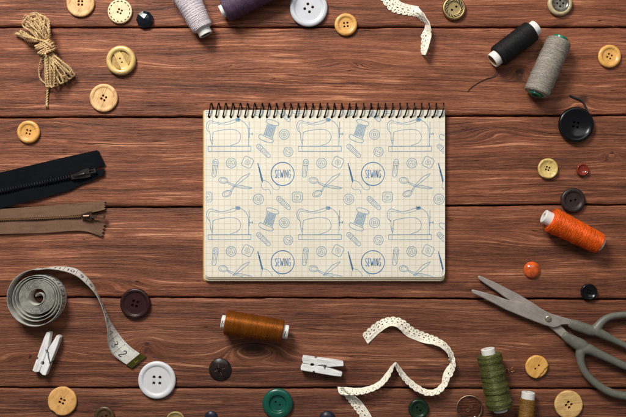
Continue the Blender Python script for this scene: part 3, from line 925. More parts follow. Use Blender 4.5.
def spin(x0, y0, x1, y1, w, dx, dy):
    ax, ay = x1 - x0, y1 - y0; L = math.hypot(ax, ay); ux, uy = ax / L, ay / L; nx, ny = -uy, ux
    def q(a, b): return (x0 + ux * a + nx * b + dx, y0 + uy * a + ny * b + dy)
    h = w / 2
    ol = [q(0, h), q(L, h * .8)] + [q(L + h * .8 * math.sin(k * PI / 6), h * .8 * math.cos(k * PI / 6)) for k in range(1, 6)] + [q(L, -h * .8), q(0, -h)] + \
         [q(-h * math.sin(k * PI / 6), -h * math.cos(k * PI / 6)) for k in range(1, 6)]
    stroke(ol, .6, 0, True)
    stroke([q(L * .25, h * .35), q(L * .95, h * .3)], .4); stroke([q(L * .25, -h * .35), q(L * .95, -h * .3)], .4)
    c0 = q(h * .35, 0); stroke(circ(c0[0], c0[1], w * .28, n=10), .5); stroke([q(L * .28, h), q(L * .28, -h)], .5)
def rbut(x, y, r, dx, dy, holes=4):
    x += dx; y += dy
    stroke(circ(x, y, r), .6); stroke(circ(x, y, r * .66, r * .62), .42)
    for k in range(holes):
        a = .6 + k * 2 * PI / holes
        stroke(circ(x + r * .26 * math.cos(a), y + r * .26 * math.sin(a), r * .11, n=6), .45)
def sbut(x, y, h, rot, dx, dy, kind=0):
    x += dx; y += dy
    def sq(hh, rd):
        out = []
        for k in range(4):
            a = rot + PI / 4 + k * PI / 2
            for q in (-.16, 0, .16): out.append((x + hh * 1.36 * math.cos(a + q) * (1 - .04 * (q == 0)), y + hh * 1.36 * math.sin(a + q) * (1 - .04 * (q == 0))))
        return out
    stroke(sq(h, 0), .6, 0, True)
    if kind == 0:
        stroke(circ(x, y, h * .55, n=14), .42); stroke(circ(x, y, h * .2, n=8), .5)
    else:
        stroke(sq(h * .62, 0), .42, 0, True); stroke([(x - h * .3, y - h * .1), (x + h * .3, y - h * .1)], .6); stroke([(x - h * .3, y + h * .2), (x + h * .3, y + h * .2)], .5)
GL = {  # narrow hand-lettered capitals in a 1 x 1 box, y down
    'S': [[(.85, .12), (.5, 0), (.15, .18), (.3, .42), (.75, .60), (.8, .86), (.45, 1), (.1, .86)]],
    'E': [[(.15, 0), (.15, 1)], [(.15, 0), (.85, .03)], [(.15, .5), (.7, .5)], [(.15, 1), (.85, .97)]],
    'W': [[(.0, 0), (.25, 1), (.5, .25), (.75, 1), (1, 0)]],
    'I': [[(.5, 0), (.5, 1)]],
    'N': [[(.1, 1), (.12, 0), (.85, 1), (.88, 0)]],
    'G': [[(.9, .15), (.5, 0), (.1, .4), (.2, .88), (.6, 1), (.9, .8), (.9, .55), (.5, .55)]],
}
def tile(dx, dy):
    o1 = lambda l: Z(200, 95, l, dx, dy); o2 = lambda l: Z(200, 150, l, dx, dy)
    # sewing machine
    stroke(o1([(48, 306), (303, 305), (304, 334), (180, 336), (48, 335)]), .6, 0, True)
    stroke(o1([(68, 306), (70, 335)]), .35)
    stroke(o1(spline([(78, 222), (74, 262), (72, 292), (62, 262), (60, 228), (44, 210), (40, 175), (60, 152), (88, 160), (128, 168), (170, 160), (206, 148), (240, 150), (268, 168), (286, 198), (290, 250), (290, 303)], 4)), .6)
    stroke(o1(spline([(60, 228), (52, 205), (52, 180), (66, 166), (100, 172), (140, 178), (180, 172), (212, 162)], 4)), .42)
    stroke(o1(spline([(78, 222), (112, 212), (180, 204), (224, 214), (243, 246), (228, 282), (180, 302)], 4)), .55)
    stroke(o1([(66, 270), (80, 270)]), .4); stroke(o1([(72, 290), (72, 304)]), .45)
    for k in range(5): stroke(o1([(214 + k * 5, 136 + (k % 2) * 2), (214 + k * 5, 158)]), .8)
    stroke(o1([(212, 146), (242, 147)]), 1.2)
    stroke(o1([(294, 158), (294, 256)]), .6); stroke(o1([(286, 200), (301, 200)]), .4); stroke(o1([(290, 232), (314, 232)]), .7); stroke(o1([(312, 224), (313, 240)]), .6)
    # cotton reel
    stroke(o1(spline([(395, 152), (412, 146), (446, 154), (468, 168), (464, 182), (438, 180), (404, 168)], 3, True)), .6, 0, True)
    stroke(o1(spline([(350, 246), (360, 234), (384, 246), (424, 262), (438, 272), (424, 284), (386, 276), (356, 260)], 3, True)), .6, 0, True)
    stroke(o1([(404, 170), (378, 240)]), .5); stroke(o1([(452, 184), (430, 262)]), .5)
    for k in range(11):
        t = k / 10; stroke(o1([(402 - 22 * t, 176 + 58 * t), (450 - 20 * t, 188 + 66 * t)]), .62)
    for k in range(4): stroke(o1([(412 + k * 10, 180), (390 + k * 10, 246)]), .35)
    spin(200 + 350 / 5.956, 95 + 306 / 5.956, 200 + 408 / 5.956, 95 + 362 / 5.956, 4.6, dx, dy)
    rbut(284.2, 134.4, 5.0, dx, dy); rbut(288.2, 151.8, 4.7, dx, dy, 2)
    # row of small things
    spin(200 + 93 / 5.956, 150 + 70 / 5.956, 200 + 83 / 5.956, 150 + 150 / 5.956, 5.0, dx, dy)
    rbut(231.2, 163.1, 5.0, dx, dy, 3); sbut(247.5, 162.3, 4.6, .45, dx, dy)
    # scissors
    stroke(o2(circ(138, 181, 27, 18, rot=.15)), .6); stroke(o2(circ(140, 181, 18, 11, rot=.15)), .4)
    stroke(o2(circ(160, 260, 28, 18, rot=-.35)), .6); stroke(o2(circ(160, 260, 18, 11, rot=-.35)), .4)
    stroke(o2([(166, 190), (205, 208), (252, 212), (312, 226), (290, 232), (240, 226), (196, 214), (166, 198)]), .55, 0, True)
    stroke(o2([(180, 246), (206, 208), (250, 160), (298, 138), (286, 156), (240, 192), (205, 220), (186, 252)]), .55, 0, True)
    stroke(o2([(215, 215), (300, 227)]), .3)
    # needle and thread
    stroke(o2([(344, 78), (352, 112), (362, 155), (372, 192)]), 1.0, 1); stroke(o2([(350, 100), (368, 186), (374, 178), (352, 100)]), .7, 1)
    stroke(o2(spline([(372, 182), (398, 186), (420, 206), (440, 234), (466, 236), (473, 218), (452, 204)], 5)), .5)
    stroke(o2(spline([(370, 188), (366, 222), (384, 236), (408, 234), (418, 246), (421, 264)], 5)), .5)
    # round badge
    cx, cy = 282.7 + dx, 173.9 + dy
    stroke(circ(cx, cy, 11.5, n=48), .75, 1); stroke(circ(cx, cy, 11.9, n=48, a0=40, a1=300), .3, 1)
    x = cx - 7.7; ws = {'S': 2.2, 'E': 2.0, 'W': 3.2, 'I': 1.0, 'N': 2.3, 'G': 2.4}
    for ch_ in 'SEWING':
        w_ = ws[ch_]
        for st in GL[ch_]:
            sp = spline(st, 3) if ch_ in 'SG' else st
            stroke([(x + a * w_, cy - 3.9 + b * 7.8) for a, b in sp], .62, 1)
        x += w_ + .5
    rbut(258.4, 199.2, 5.2, dx, dy, 4)
    spin(200 + 470 / 5.956, 150 + 290 / 5.956, 200 + 528 / 5.956, 150 + 345 / 5.956, 4.8, dx, dy)
    sbut(297.6 - 0.3, 197.0, 4.5, 0, dx, dy, 1)
for i in range(-1, 3):
    for j in range(-1, 2): tile(i * 90.3, j * 88.3)
# join ink into the cover mesh
bm = bmesh.new(); bm.from_mesh(cover.data)
base = len(bm.verts)
nv = [bm.verts.new(v) for v in ink.v]
for f, m_ in zip(ink.f, ink.m):
    try:
        bf = bm.faces.new([nv[k] for k in f]); bf.material_index = m_ + 1; bf.smooth = False
        bf.normal_update()
        if bf.normal.z < 0: bf.normal_flip()
    except ValueError: pass
bm.to_mesh(cover.data); bm.free()
world_parent(nb)

# ================================================================== SCISSORS
sc = empty('scissors', P(548.4, 318.4, 0), math.radians(-25), 'open pair of scissors with steel blades and grey-green handles', 'scissors')
steel = metal('dull_steel', (0.37, 0.325, 0.29), 0.5, brushed=0.0); steel.node_tree.nodes['Principled BSDF'].inputs['Metallic'].default_value = 0.35
hand = plastic('grey_green_handle_plastic', srgb(101, 100, 89), 0.45, 0.05, bump=0.00006)
def zb(l, h): return [tuple(P(460 + x / 5.217, 265 + y / 5.217, h).xy) for x, y in l]
low = MB(); h1 = 0.0042
low.prism(zb([(94, 63), (97, 58), (106, 57), (200, 98), (310, 155), (400, 210), (470, 262), (530, 318), (556, 345), (590, 372), (560, 400), (519, 368), (474, 330), (430, 292), (350, 243), (258, 186), (180, 130), (120, 90), (97, 72)], h1), 0.0024, h1, 0.0006)
low.build('blade', steel, sc)
upb = MB(); h2 = 0.0066
upb.prism(zb([(62, 132), (66, 129), (78, 130), (160, 152), (256, 184), (340, 196), (400, 214), (458, 247), (500, 262), (565, 280), (600, 290), (600, 318), (556, 311), (530, 313), (510, 323), (488, 328), (440, 314), (340, 276), (240, 234), (150, 187), (80, 153), (64, 145)], h2), 0.0044, h2, 0.0006)
upb.build('blade', steel, sc)
# hollow-ground line of the upper blade
scw = MB(); pc = P(548.3, 318.6, 0.0066)
scw.lathe(chaikin([(0, .0011), (.0016, .0011), (.0024, .0008), (.0026, 0)], 2), 28, Matrix.Translation((pc.x, pc.y, 0.0066)))
sco = scw.build('screw', metal('worn_brass_steel', (0.50, 0.45, 0.36), 0.4), sc)
cs = MB(); cs.prism([(pc.x + math.cos(a) * 0.003 + math.cos(a + PI / 2) * b, pc.y + math.sin(a) * 0.003 + math.sin(a + PI / 2) * b) for a, b in ((.7, .0003), (.7, -.0003))] +
                    [(pc.x - math.cos(.7) * 0.003 + math.cos(.7 + PI / 2) * b, pc.y - math.sin(.7) * 0.003 + math.sin(.7 + PI / 2) * b) for b in (-.0003, .0003)], 0.0072, 0.009)
cut(sco, cs)
def handle(parts, h):
    m = MB()
    for pts, rr, closed, flat in parts:
        sp = spline([(x, y, r) for (x, y), r in zip(pts, rr)], 6, closed)
        m.tube([P(x, y, h) for x, y, r in sp], [r * PX * (1.13 if closed else 1.04) for x, y, r in sp], 14, closed=closed, flat=flat, up=(0, 0, 1))
    o = m.build('handle', hand, sc)
    rm = o.modifiers.new('r', 'REMESH'); rm.mode = 'VOXEL'; rm.voxel_size = 0.00045
    sm = o.modifiers.new('s', 'SMOOTH'); sm.iterations = 8; sm.factor = 0.6
    bpy.context.view_layer.update(); bake(o, 60)
    return o
HZ = 0.0058
handle([
    ([(569.5, 322.5), (575, 325), (583, 327.8), (591, 330.4), (598, 331)], [3.9, 5.2, 5.2, 5.2, 4.2], False, .75),
    ([(596.5, 330.5), (600, 323.5), (606, 318.5), (614, 315.7), (626, 314.6), (640, 316), (653, 320.5), (664, 329), (669, 342), (663, 354), (650, 357.5), (637, 351.5), (626, 345.8), (616, 341), (606, 336)],
     [4.4, 3.6, 3.1, 2.9, 2.9, 3, 3.1, 3.2, 3.4, 3.4, 3.2, 2.9, 2.7, 2.9, 3.7], True, .95)], HZ)
handle([
    ([(563.5, 334.5), (568, 337.8), (574, 341.5), (581, 345.5), (587, 350)], [3.7, 4.8, 5.6, 6.2, 5.0], False, .75),
    ([(581.0, 351), (580.4, 360), (583.5, 369.5), (590, 378), (600, 386.5), (612, 392.8), (626, 396), (642, 398), (658, 395.5), (669, 387.5), (667, 377), (655, 371.5), (640, 370), (626, 366.3), (610, 359), (598, 353.5), (588, 349)],
     [4.4, 3.6, 3.3, 3.3, 3.4, 3.5, 3.5, 3.5, 3.5, 3.4, 3.3, 3.2, 3.2, 3.3, 3.5, 4.0, 4.8], True, .95)], HZ)
world_parent(sc)

# ================================================================== CLOTHESPINS
pinw = button_wood('white_painted_wood', (0.68, 0.67, 0.65), (0.42, 0.40, 0.37), 0.0, 0.65, 0.9)
springm = metal('spring_wire', (0.33, 0.34, 0.36), 0.35)
def clothespin(jaw, hdl, label, first=None, wire=False):
    j, h = P(*jaw, 0.005), P(*hdl, 0.005); d = h - j
    root = empty('clothespin', (j.x, j.y, 0.0001), math.atan2(d.y, d.x), label, 'clothespin', 'small white clothespins')
    k = PX
    if first is None:
        for s_, ang in ((1, 0.0), (-1, 0.0)):
            m = MB()
            ol = [(0.4, 3.8), (0.9, 6.9), (5, 7.2), (12.6, 7.1), (13.4, 5.9), (14.6, 5.8), (15.4, 7.2), (24, 7.5), (35, 7.6), (41.2, 7.2), (42, 5.2), (41.8, 3.3),
                  (36, 2.2), (29, .6), (25.6, .25), (24.3, 1.0), (22.6, .15), (13.6, .12), (12.6, 1.2), (11.2, 1.6), (9.8, 1.1), (9.2, .12), (5, .12), (2.2, .3)]
            m.prism([(x * k, s_ * y * k) for x, y in ol], 0.0002, 0.0072, 0.00035)
            m.build('wooden_half', pinw, root)
    else:
        for c_ in first.children:
            if c_.name.startswith('spring'): continue
            n_ = c_.copy(); COL.objects.link(n_); n_.parent = root
    sp = MB()
    coil = [((25.0 + 1.75 * math.cos(t * .45)) * k, (0 + 1.75 * math.sin(t * .45)) * k, 0.0010 + t * 0.000100) for t in range(66)]
    sp.tube(coil, 0.00045, 6)
    e = coil[-1]
    if wire:
        sp.tube([e, (21.5 * k, -2.2 * k, 0.0079), (17 * k, -5.0 * k, 0.0078), (14.0 * k, -7.3 * k, 0.0073), (13.9 * k, -6.4 * k, 0.005)], 0.00042, 6)
        sp.tube([coil[0], (21 * k, 2.5 * k, 0.0006), (14.2 * k, 6.3 * k, 0.0010), (14.0 * k, 7.0 * k, 0.0045), (14.0 * k, 6.4 * k, 0.0077)], 0.00042, 6)
    else:
        sp.tube([e, (24 * k, 2.0 * k, 0.0076), (21 * k, 1.6 * k, 0.0074), (17 * k, 0.5 * k, 0.0070)], 0.00035, 6)
        sp.tube([coil[0], (21 * k, -2.5 * k, 0.0006), (14.2 * k, -6.3 * k, 0.0010), (14.0 * k, -6.9 * k, 0.0045), (14.0 * k, -6.2 * k, 0.0074)], 0.00042, 6)
    sp.build('spring', springm, root)
    return root
cp = clothespin((301, 362.6), (341.2, 368.8), 'white clothespin lying level in the bottom middle, jaws to the left')
clothespin((39.6, 373.4), (53.8, 335.4), 'white clothespin standing askew on the left below the tape coil', cp, True)

# ================================================================== ZIPPERS
def zipper(label, tapes, teeth, slider, cloth, toothmat, slmat, pull, coil_step, tooth_w, pinked=True):
    """tapes: list of (outer pts, inner pts) px polylines with equal count"""
    root = empty('zipper', P(*slider[0], 0), 0, label, 'zipper', 'zippers at the left edge')
    for (A, B) in tapes:
        m = MB(); a = spline(A, 14); b = spline(B, 14); n = len(a); K = 8
        top, uv = [], []
        z0 = 0.0008
        u = 0; rows = []
        for i in range(n):
            if i: u += math.dist(a[i], a[i - 1]) * PX
            row = []
            for j in range(K + 1):
                t = j / K
                x = a[i][0] * (1 - t) + b[i][0] * t; y = a[i][1] * (1 - t) + b[i][1] * t
                ex = 0
                z = z0 + 0.0010 * (0.5 + mnoise.noise(Vector((x / 22, y / 22, A[0][1])))) + (0.0008 * t)
                if len(a[i]) > 2: z += a[i][2] * (1 - t) + b[i][2] * t
                if i == n - 1: ex = 1.5 if j % 2 else -0.6
                row.append((P(x + ex, y, z), (u + ex * PX, t * math.dist(a[i][:2], b[i][:2]) * PX)))
            rows.append(row)
        vv = [p for r_ in rows for p, q in r_]; uvs = [q for r_ in rows for p, q in r_]; w = K + 1
        m.add(vv, [(i * w + j, (i + 1) * w + j, (i + 1) * w + j + 1, i * w + j + 1) for i in range(n - 1) for j in range(K)], 0, uvs)
        o = m.build('cloth_tape', cloth, root, sharp=0)
        s_ = o.modifiers.new('s', 'SOLIDIFY'); s_.thickness = 0.0006; s_.offset = 0
        bpy.context.view_layer.update(); bake(o, 60)
    tm = MB(); sp = spline(teeth, 30)
    ln = [0]
    for a, b in zip(sp, sp[1:]): ln.append(ln[-1] + math.dist(a, b))
    tot = ln[-1]; n = int(tot / coil_step)
    def at(s):
        i = max(1, next((k for k, v in enumerate(ln) if v >= s), len(ln) - 1)); f = (s - ln[i - 1]) / max(1e-9, ln[i] - ln[i - 1])
        a, b = sp[i - 1], sp[i]; d = Vector((b[0] - a[0], b[1] - a[1])).normalized()
        return a[0] + (b[0] - a[0]) * f, a[1] + (b[1] - a[1]) * f, d
    for k in range(n):
        x, y, d = at(k * coil_step)
        nx, ny = -d.y, d.x; s_ = 1 if k % 2 else -1
        h = 0.0030
        tm.tube([P(x + nx * tooth_w * s_, y + ny * tooth_w * s_, h - .0006), P(x + nx * tooth_w * .4 * s_, y + ny * tooth_w * .4 * s_, h + .0001), P(x - nx * tooth_w * .35 * s_, y - ny * tooth_w * .35 * s_, h)],
                [coil_step * PX * .62] * 3, 6)
    tm.build('teeth', toothmat, root)
    # slider: shield body on top with a raised bridge
    (sx, sy), (ex, ey) = slider
    d = Vector((ex - sx, ey - sy)); L = d.length; d.normalize(); nx, ny = -d.y, d.x
    sl = MB()
    def q(a, b, h): return tuple(P(sx + d.x * a + nx * b, sy + d.y * a + ny * b, h).xy)
    ol = [(0, 2.2), (L * .35, 3.0), (L * .8, 4.6), (L, 4.4), (L * 1.02, 1.0), (L * .86, 0), (L * 1.02, -1.0), (L, -4.4), (L * .8, -4.6), (L * .35, -3.0), (0, -2.2)]
    sl.prism([q(a, b, .004) for a, b in ol], 0.0032, 0.0046, 0.0003)
    sl.prism([q(a, b, .004) for a, b in ol], 0.0010, 0.0018, 0.0002)
    sl.tube([P(sx + d.x * L * .15, sy + d.y * L * .15, .0044), P(sx + d.x * L * .25, sy + d.y * L * .25, .0062), P(sx + d.x * L * .7, sy + d.y * L * .7, .0062), P(sx + d.x * L * .82, sy + d.y * L * .82, .0044)], 0.0009, 8)
    so = sl.build('slider', slmat, root)
    pl = MB(); (ax, ay), (bx, by), wd = pull
    dd = Vector((bx - ax, by - ay)); pl_L = dd.length; dd.normalize(); mx, my = -dd.y, dd.x
    def r(a, b, h): return tuple(P(ax + dd.x * a + mx * b, ay + dd.y * a + my * b, h).xy)
    outer = [r(a, b, .005) for a, b in ((0, wd * .6), (pl_L * .5, wd * .8), (pl_L * .95, wd), (pl_L, wd * .7), (pl_L, -wd * .7), (pl_L * .95, -wd), (pl_L * .5, -wd * .8), (0, -wd * .6))]
    pl.prism(outer, 0.0050, 0.0060, 0.0002)
    po = pl.build('pull_tab', slmat, so)
    cc = MB(); cc.prism([r(a, b, .005) for a, b in ((pl_L * .45, wd * .4), (pl_L * .85, wd * .45), (pl_L * .85, -wd * .45), (pl_L * .45, -wd * .4))], 0.003, 0.008)
    cut(po, cc)
    world_parent(root)
    return root
bk_cloth = fabric('black_zip_tape', (0.0045, 0.0055, 0.008), 0, 0.9, spec=0.08)
zipper('black zipper with pinked cloth end, upper of the two zippers',
       [([(-60, 187, 0), (0, 172.6, 0), (48, 161.2, 0), (75, 155, 0), (97.5, 150.2, 0)], [(-60, 204, 0), (0, 190.8, 0), (48, 181, 0), (80, 171.5, 0), (105, 165.8, 0)]),
        ([(-60, 206, 0), (0, 192.6, 0), (48, 182.6, 0), (80, 174.0, 0), (104, 168.6, 0)], [(-60, 224, 0), (0, 208.5, 0), (58, 194, 0), (82, 184.5, 0), (103.5, 175.2, 0)])],
       [(-60, 205), (0, 191.6), (40, 183.8), (74, 176.4)], ((71, 177.2), (90, 172.3)), bk_cloth, metal('black_metal_teeth', (0.03, 0.03, 0.035), 0.4),
       metal('gunmetal', (0.09, 0.085, 0.08), 0.3), ((84, 173.5), (96, 170.2), 2.2), 1.35, 2.0)
br_cloth = fabric('brown_zip_tape', srgb(112, 84, 66), 0, 0.85)
zipper('brown zipper with a split cloth end, lower of the two zippers',
       [([(-60, 212.5, 0), (0, 209, 0), (45, 206, 0), (79, 203.2, 0), (104.5, 200.3, 0)], [(-60, 221, 0), (0, 218.6, 0), (45, 217, 0), (80, 214.6, .0), (104.5, 209.8, .0006)]),
        ([(-60, 223.5, 0), (0, 221, 0), (45, 219.3, 0), (82, 217.6, .0), (104.5, 222.6, .001)], [(-60, 236, 0), (0, 234, 0), (45, 232.8, 0), (81, 230.8, 0), (101.5, 236.4, 0)])],
       [(-60, 222.4), (0, 219.8), (45, 218.2), (82, 216.2)], ((81, 216.4), (92, 215.9)), br_cloth, plastic('brown_coil_teeth', srgb(104, 76, 50), 0.35),
       metal('dark_brown_slider', (0.14, 0.085, 0.06), 0.35), ((90, 216.4), (105.5, 216.6), 2.3), 0.95, 1.3)

# ================================================================== RIBBON helper (lace, tape)
def unroll(A, B):
    """cumulative length along the centre"""
    u = [0.0]
    for i in range(1, len(A)):
        u.append(u[-1] + (((A[i] + B[i]) / 2) - ((A[i - 1] + B[i - 1]) / 2)).length)
    return u
def resample(A, B, ds):
    u = unroll(A, B); n = max(2, int(u[-1] / ds)); oa, ob = [], []; j = 1
    for k in range(n + 1):
        s = u[-1] * k / n
        while j < len(u) - 1 and u[j] < s: j += 1
        f = (s - u[j - 1]) / max(1e-12, u[j] - u[j - 1])
        oa.append(A[j - 1].lerp(A[j], f)); ob.append(B[j - 1].lerp(B[j], f))
    return oa, ob

# ================================================================== MEASURING TAPE
TW = 0.0136
tape_root = empty('measuring_tape', P(36, 298, 0), 0, 'rolled measuring tape on its side with the numbered end unrolled', 'measuring tape')
pairs = []   # (top point, bottom point) from inside of the coil to the free end
Rk = [(0, 29), (.25, 28.3), (.5, 28.0), (.75, 25.6), (1, 22.6), (1.25, 23), (1.5, 23.6), (1.75, 22.4), (2, 20.2), (2.25, 20.6), (2.5, 20.8), (2.75, 19.4), (3, 17.8), (3.5, 17.2),
      (11.0, 9.2), (11.5, 8.6), (11.75, 6.5), (12.0, 3.5), (12.2, 1.0)]
def Rt(t):
    for (a, ra), (b, rb) in zip(Rk, Rk[1:]):
        if a <= t <= b: return ra + (rb - ra) * (t - a) / (b - a)
    return Rk[-1][1]
T = 12.2
while T > 0.001:
    f = min(1, T / 3.0)
    cx, cy = 35.2 + 1.6 * f, 298.6 - 1.6 * f
    a = PI / 2 + 2 * PI * T
    r0 = Rt(T) + 0.20 * mnoise.noise(Vector((T * 2.3, 1, 1))) + 0.35 * math.sin(a * 2 + 0.7) * min(1, T)
    x, y = cx + r0 * math.cos(a), cy - r0 * math.sin(a)
    top = P(x, y, TW); bot = Vector((top.x, top.y, 0.0002))
    lean = 0.0006 * mnoise.noise(Vector((T * 1.7, 4, 4)))
    bot += Vector((math.cos(a), math.sin(a), 0)) * lean
    dz = 0.0011 * mnoise.noise(Vector((math.floor(T) * 1.0, 3, 7)))
    top.z += dz
    pairs.append((top, bot)); T -= 1 / 72
free = [((36.5, 269.9, TW), None), ((52, 268.9, .0130), (56.5, 266.6, .0002)), ((74.0, 273.4, .0112), (76.5, 269, .0002)), ((88.7, 285.4, .0122), (91.0, 281.6, .0002)),
        ((97.0, 296.2, .0130), (98.6, 295.0, .0002)), ((102.8, 309.4, .0130), (104.6, 308.2, .0002)), ((107.8, 326, .0116), (111.4, 322.8, .0002)), ((113.2, 344.5, .0062), (121.5, 337.6, .0002)),
        ((119, 356, .0030), (131, 347.2, .0003)), ((127.5, 367.5, .0008), (142.6, 355.2, .0006))]
ft = []
for t_, b_ in free:
    tp = P(t_[0], t_[1], t_[2]); bp = P(*b_) if b_ else Vector((tp.x, tp.y, .0002))
    ft.append(tuple(tp) + tuple(bp))
fs = spline(ft, 16)
# keep the true width
for q in fs[1:]:
    tp, bp = Vector(q[:3]), Vector(q[3:]); d = (tp - bp); 
    d = d.normalized() * TW
    pairs.append((bp + d, bp))
A, B = [p[0] for p in pairs], [p[1] for p in pairs]
A, B = resample(A, B, 0.0008)
u = unroll(A, B); UT = u[-1]
def ribbon_normal(i):
    j0, j1 = max(0, i - 1), min(len(A) - 1, i + 1)
    tg = (A[j1] + B[j1]) - (A[j0] + B[j0]); return tg.cross(A[i] - B[i]).normalized()
# printed side: coil's outer face, upper face at the free end
sgn = 1 if ribbon_normal(len(A) - 1).z > 0 else -1
def tp_at(s, v, lift=0.0):
    """s = distance from the free end, v = 0 (top/inner edge A) .. 1 (B)"""
    s = UT - s; s = min(max(s, 0), UT - 1e-9)
    i = min(len(u) - 2, int(s / UT * (len(u) - 1)))
    while i < len(u) - 2 and u[i + 1] < s: i += 1
    while i > 0 and u[i] > s: i -= 1
    f = (s - u[i]) / max(1e-9, u[i + 1] - u[i])
    a = A[i].lerp(A[i + 1], f); b = B[i].lerp(B[i + 1], f)
    n_ = ribbon_normal(i).lerp(ribbon_normal(i + 1), f).normalized() * sgn
    return a.lerp(b, v) + n_ * lift
tm = MB(); n = len(A); th_ = 0.00022
VV = [0, .08, .5, .92, 1]
for side in (1, -1):
    for j in range(len(VV) - 1):
        L_ = [A[i].lerp(B[i], VV[j]) + ribbon_normal(i) * th_ * side for i in range(n)]
        R_ = [A[i].lerp(B[i], VV[j + 1]) + ribbon_normal(i) * th_ * side for i in range(n)]
        tm.strip(L_, R_, 0)
for E in (A, B):
    tm.strip([E[i] + ribbon_normal(i) * th_ for i in range(n)], [E[i] - ribbon_normal(i) * th_ for i in range(n)], 2)
tm.strip([A[-1] + ribbon_normal(n - 1) * th_, B[-1] + ribbon_normal(n - 1) * th_], [A[-1] - ribbon_normal(n - 1) * th_, B[-1] - ribbon_normal(n - 1) * th_], 0)
DG = {'0': [[(.5, 0), (.1, .3), (.1, .7), (.5, 1), (.9, .7), (.9, .3), (.5, 0)]],
      '1': [[(.25, .2), (.55, 0), (.55, 1)]], '2': [[(.1, .22), (.4, 0), (.85, .15), (.8, .42), (.1, 1), (.95, .98)]],
      '3': [[(.1, .08), (.5, 0), (.88, .2), (.5, .46), (.9, .7), (.5, 1), (.08, .9)]], '4': [[(.7, 1), (.7, 0), (.05, .7), (.95, .7)]],
      '5': [[(.85, 0), (.2, 0), (.15, .42), (.6, .38), (.9, .68), (.5, 1), (.08, .9)]], '6': [[(.8, .02), (.3, .3), (.1, .7), (.5, 1), (.88, .7), (.5, .48), (.14, .66)]],
      '7': [[(.08, 0), (.92, 0), (.4, 1)]], '8': [[(.5, .47), (.15, .25), (.5, 0), (.85, .25), (.5, .47), (.1, .75), (.5, 1), (.9, .75), (.5, .47)]],
      '9': [[(.86, .34), (.5, .52), (.12, .3), (.5, 0), (.86, .34), (.7, .7), (.3, 1)]]}
def tape_line(pts, w):
    """pts: (s, v) on the tape"""
    L_, R_ = [], []
    for i in range(len(pts)):
        a = pts[max(0, i - 1)]; b = pts[min(len(pts) - 1, i + 1)]
        dx, dy = b[0] - a[0], (b[1] - a[1]) * TW; d = math.hypot(dx, dy) or 1
        nx, ny = -dy / d * w / 2, dx / d * w / 2
        L_.append(tp_at(pts[i][0] + nx, pts[i][1] + ny / TW, th_ + .00004)); R_.append(tp_at(pts[i][0] - nx, pts[i][1] - ny / TW, th_ + .00004))
    tm.strip(L_, R_, 1)
CM = 0.0102; off = 0.0062
for k in range(1, 40):
    s0 = off + (k - 1) * CM
    if s0 > 0.33: break
    tape_line([(s0 + CM, .04 + q * .09) for q in range(11)], .00035)
    for q in range(1, 10): tape_line([(s0 + CM * q / 10, 1.0), (s0 + CM * q / 10, .88 if q != 5 else .8)], .00022)
    for q in range(1, 10): tape_line([(s0 + CM * q / 10, 0.0), (s0 + CM * q / 10, .07)], .00022)
    txt = str(k + 1); cw = .0034 if len(txt) == 1 else .0028; chh = .0060
    tot = cw * len(txt) + .0008 * (len(txt) - 1); sc0 = s0 + CM * .5
    for ci, c_ in enumerate(txt):
        for st in DG[c_]:
            pts = spline(st, 3) if c_ not in '147' else st
            # reading runs toward the free end, up is toward the B edge
            tape_line([(sc0 + tot / 2 - ci * (cw + .0008) - a_ * cw, .42 + (.5 - b_) * chh / TW) for a_, b_ in pts], .00085)
tapem = Mat('grey_white_tape', rough=0.5)
xx, yy, zz = tapem.obj(); nn = tapem.noise(tapem.vec(xx, yy, zz), 700, 3.0, .6); n3 = tapem.noise(tapem.vec(xx, yy, zz), 50, 2.0, .5)
tapem.color(tapem.ramp(nn * .5 + n3 * .5, [(.3, srgb(170, 167, 158)), (.5, srgb(204, 201, 192)), (.75, srgb(218, 215, 206))])); tapem.bump(nn, .00008, .7)
to = tm.build('tape_band', [tapem.m, plastic('faded_tape_print', (0.045, 0.045, 0.045), 0.6), plastic('worn_tape_edge', srgb(148, 148, 138), .5, 0.15)], tape_root, sharp=0)
# metal end clip
cl = MB(); Pn = []
ev = (A[-1] - B[-1]).normalized(); tdir = ((A[-1] + B[-1]) / 2 - (A[-6] + B[-6]) / 2).normalized(); mid = (A[-1] + B[-1]) / 2
def cq(a, b): p = mid + tdir * a + ev * b; return (p.x, p.y)
HW = TW * .54
cl.prism([cq(-.0026, -HW), cq(.0030, -HW), cq(.0030, HW), cq(-.0026, HW)], 0.0001, 0.0019, 0.0003)
clo = cl.build('end_clip', metal('olive_brass_clip', (0.16, 0.14, 0.035), 0.45), tape_root)
gl = MB()
gp = [(mid + tdir * (.0002 + a_) + ev * b_) for a_, b_ in ((-.0008, .0008), (.0009, .0012), (.0009, -.0012), (.0002, -.0018))]
gl.tube([Vector((p.x, p.y, .00195)) for p in gp], .0004, 6)
gl.build('stamped_mark', metal('gold_stamp', (0.75, 0.6, 0.12), 0.4), clo)
world_parent(tape_root)

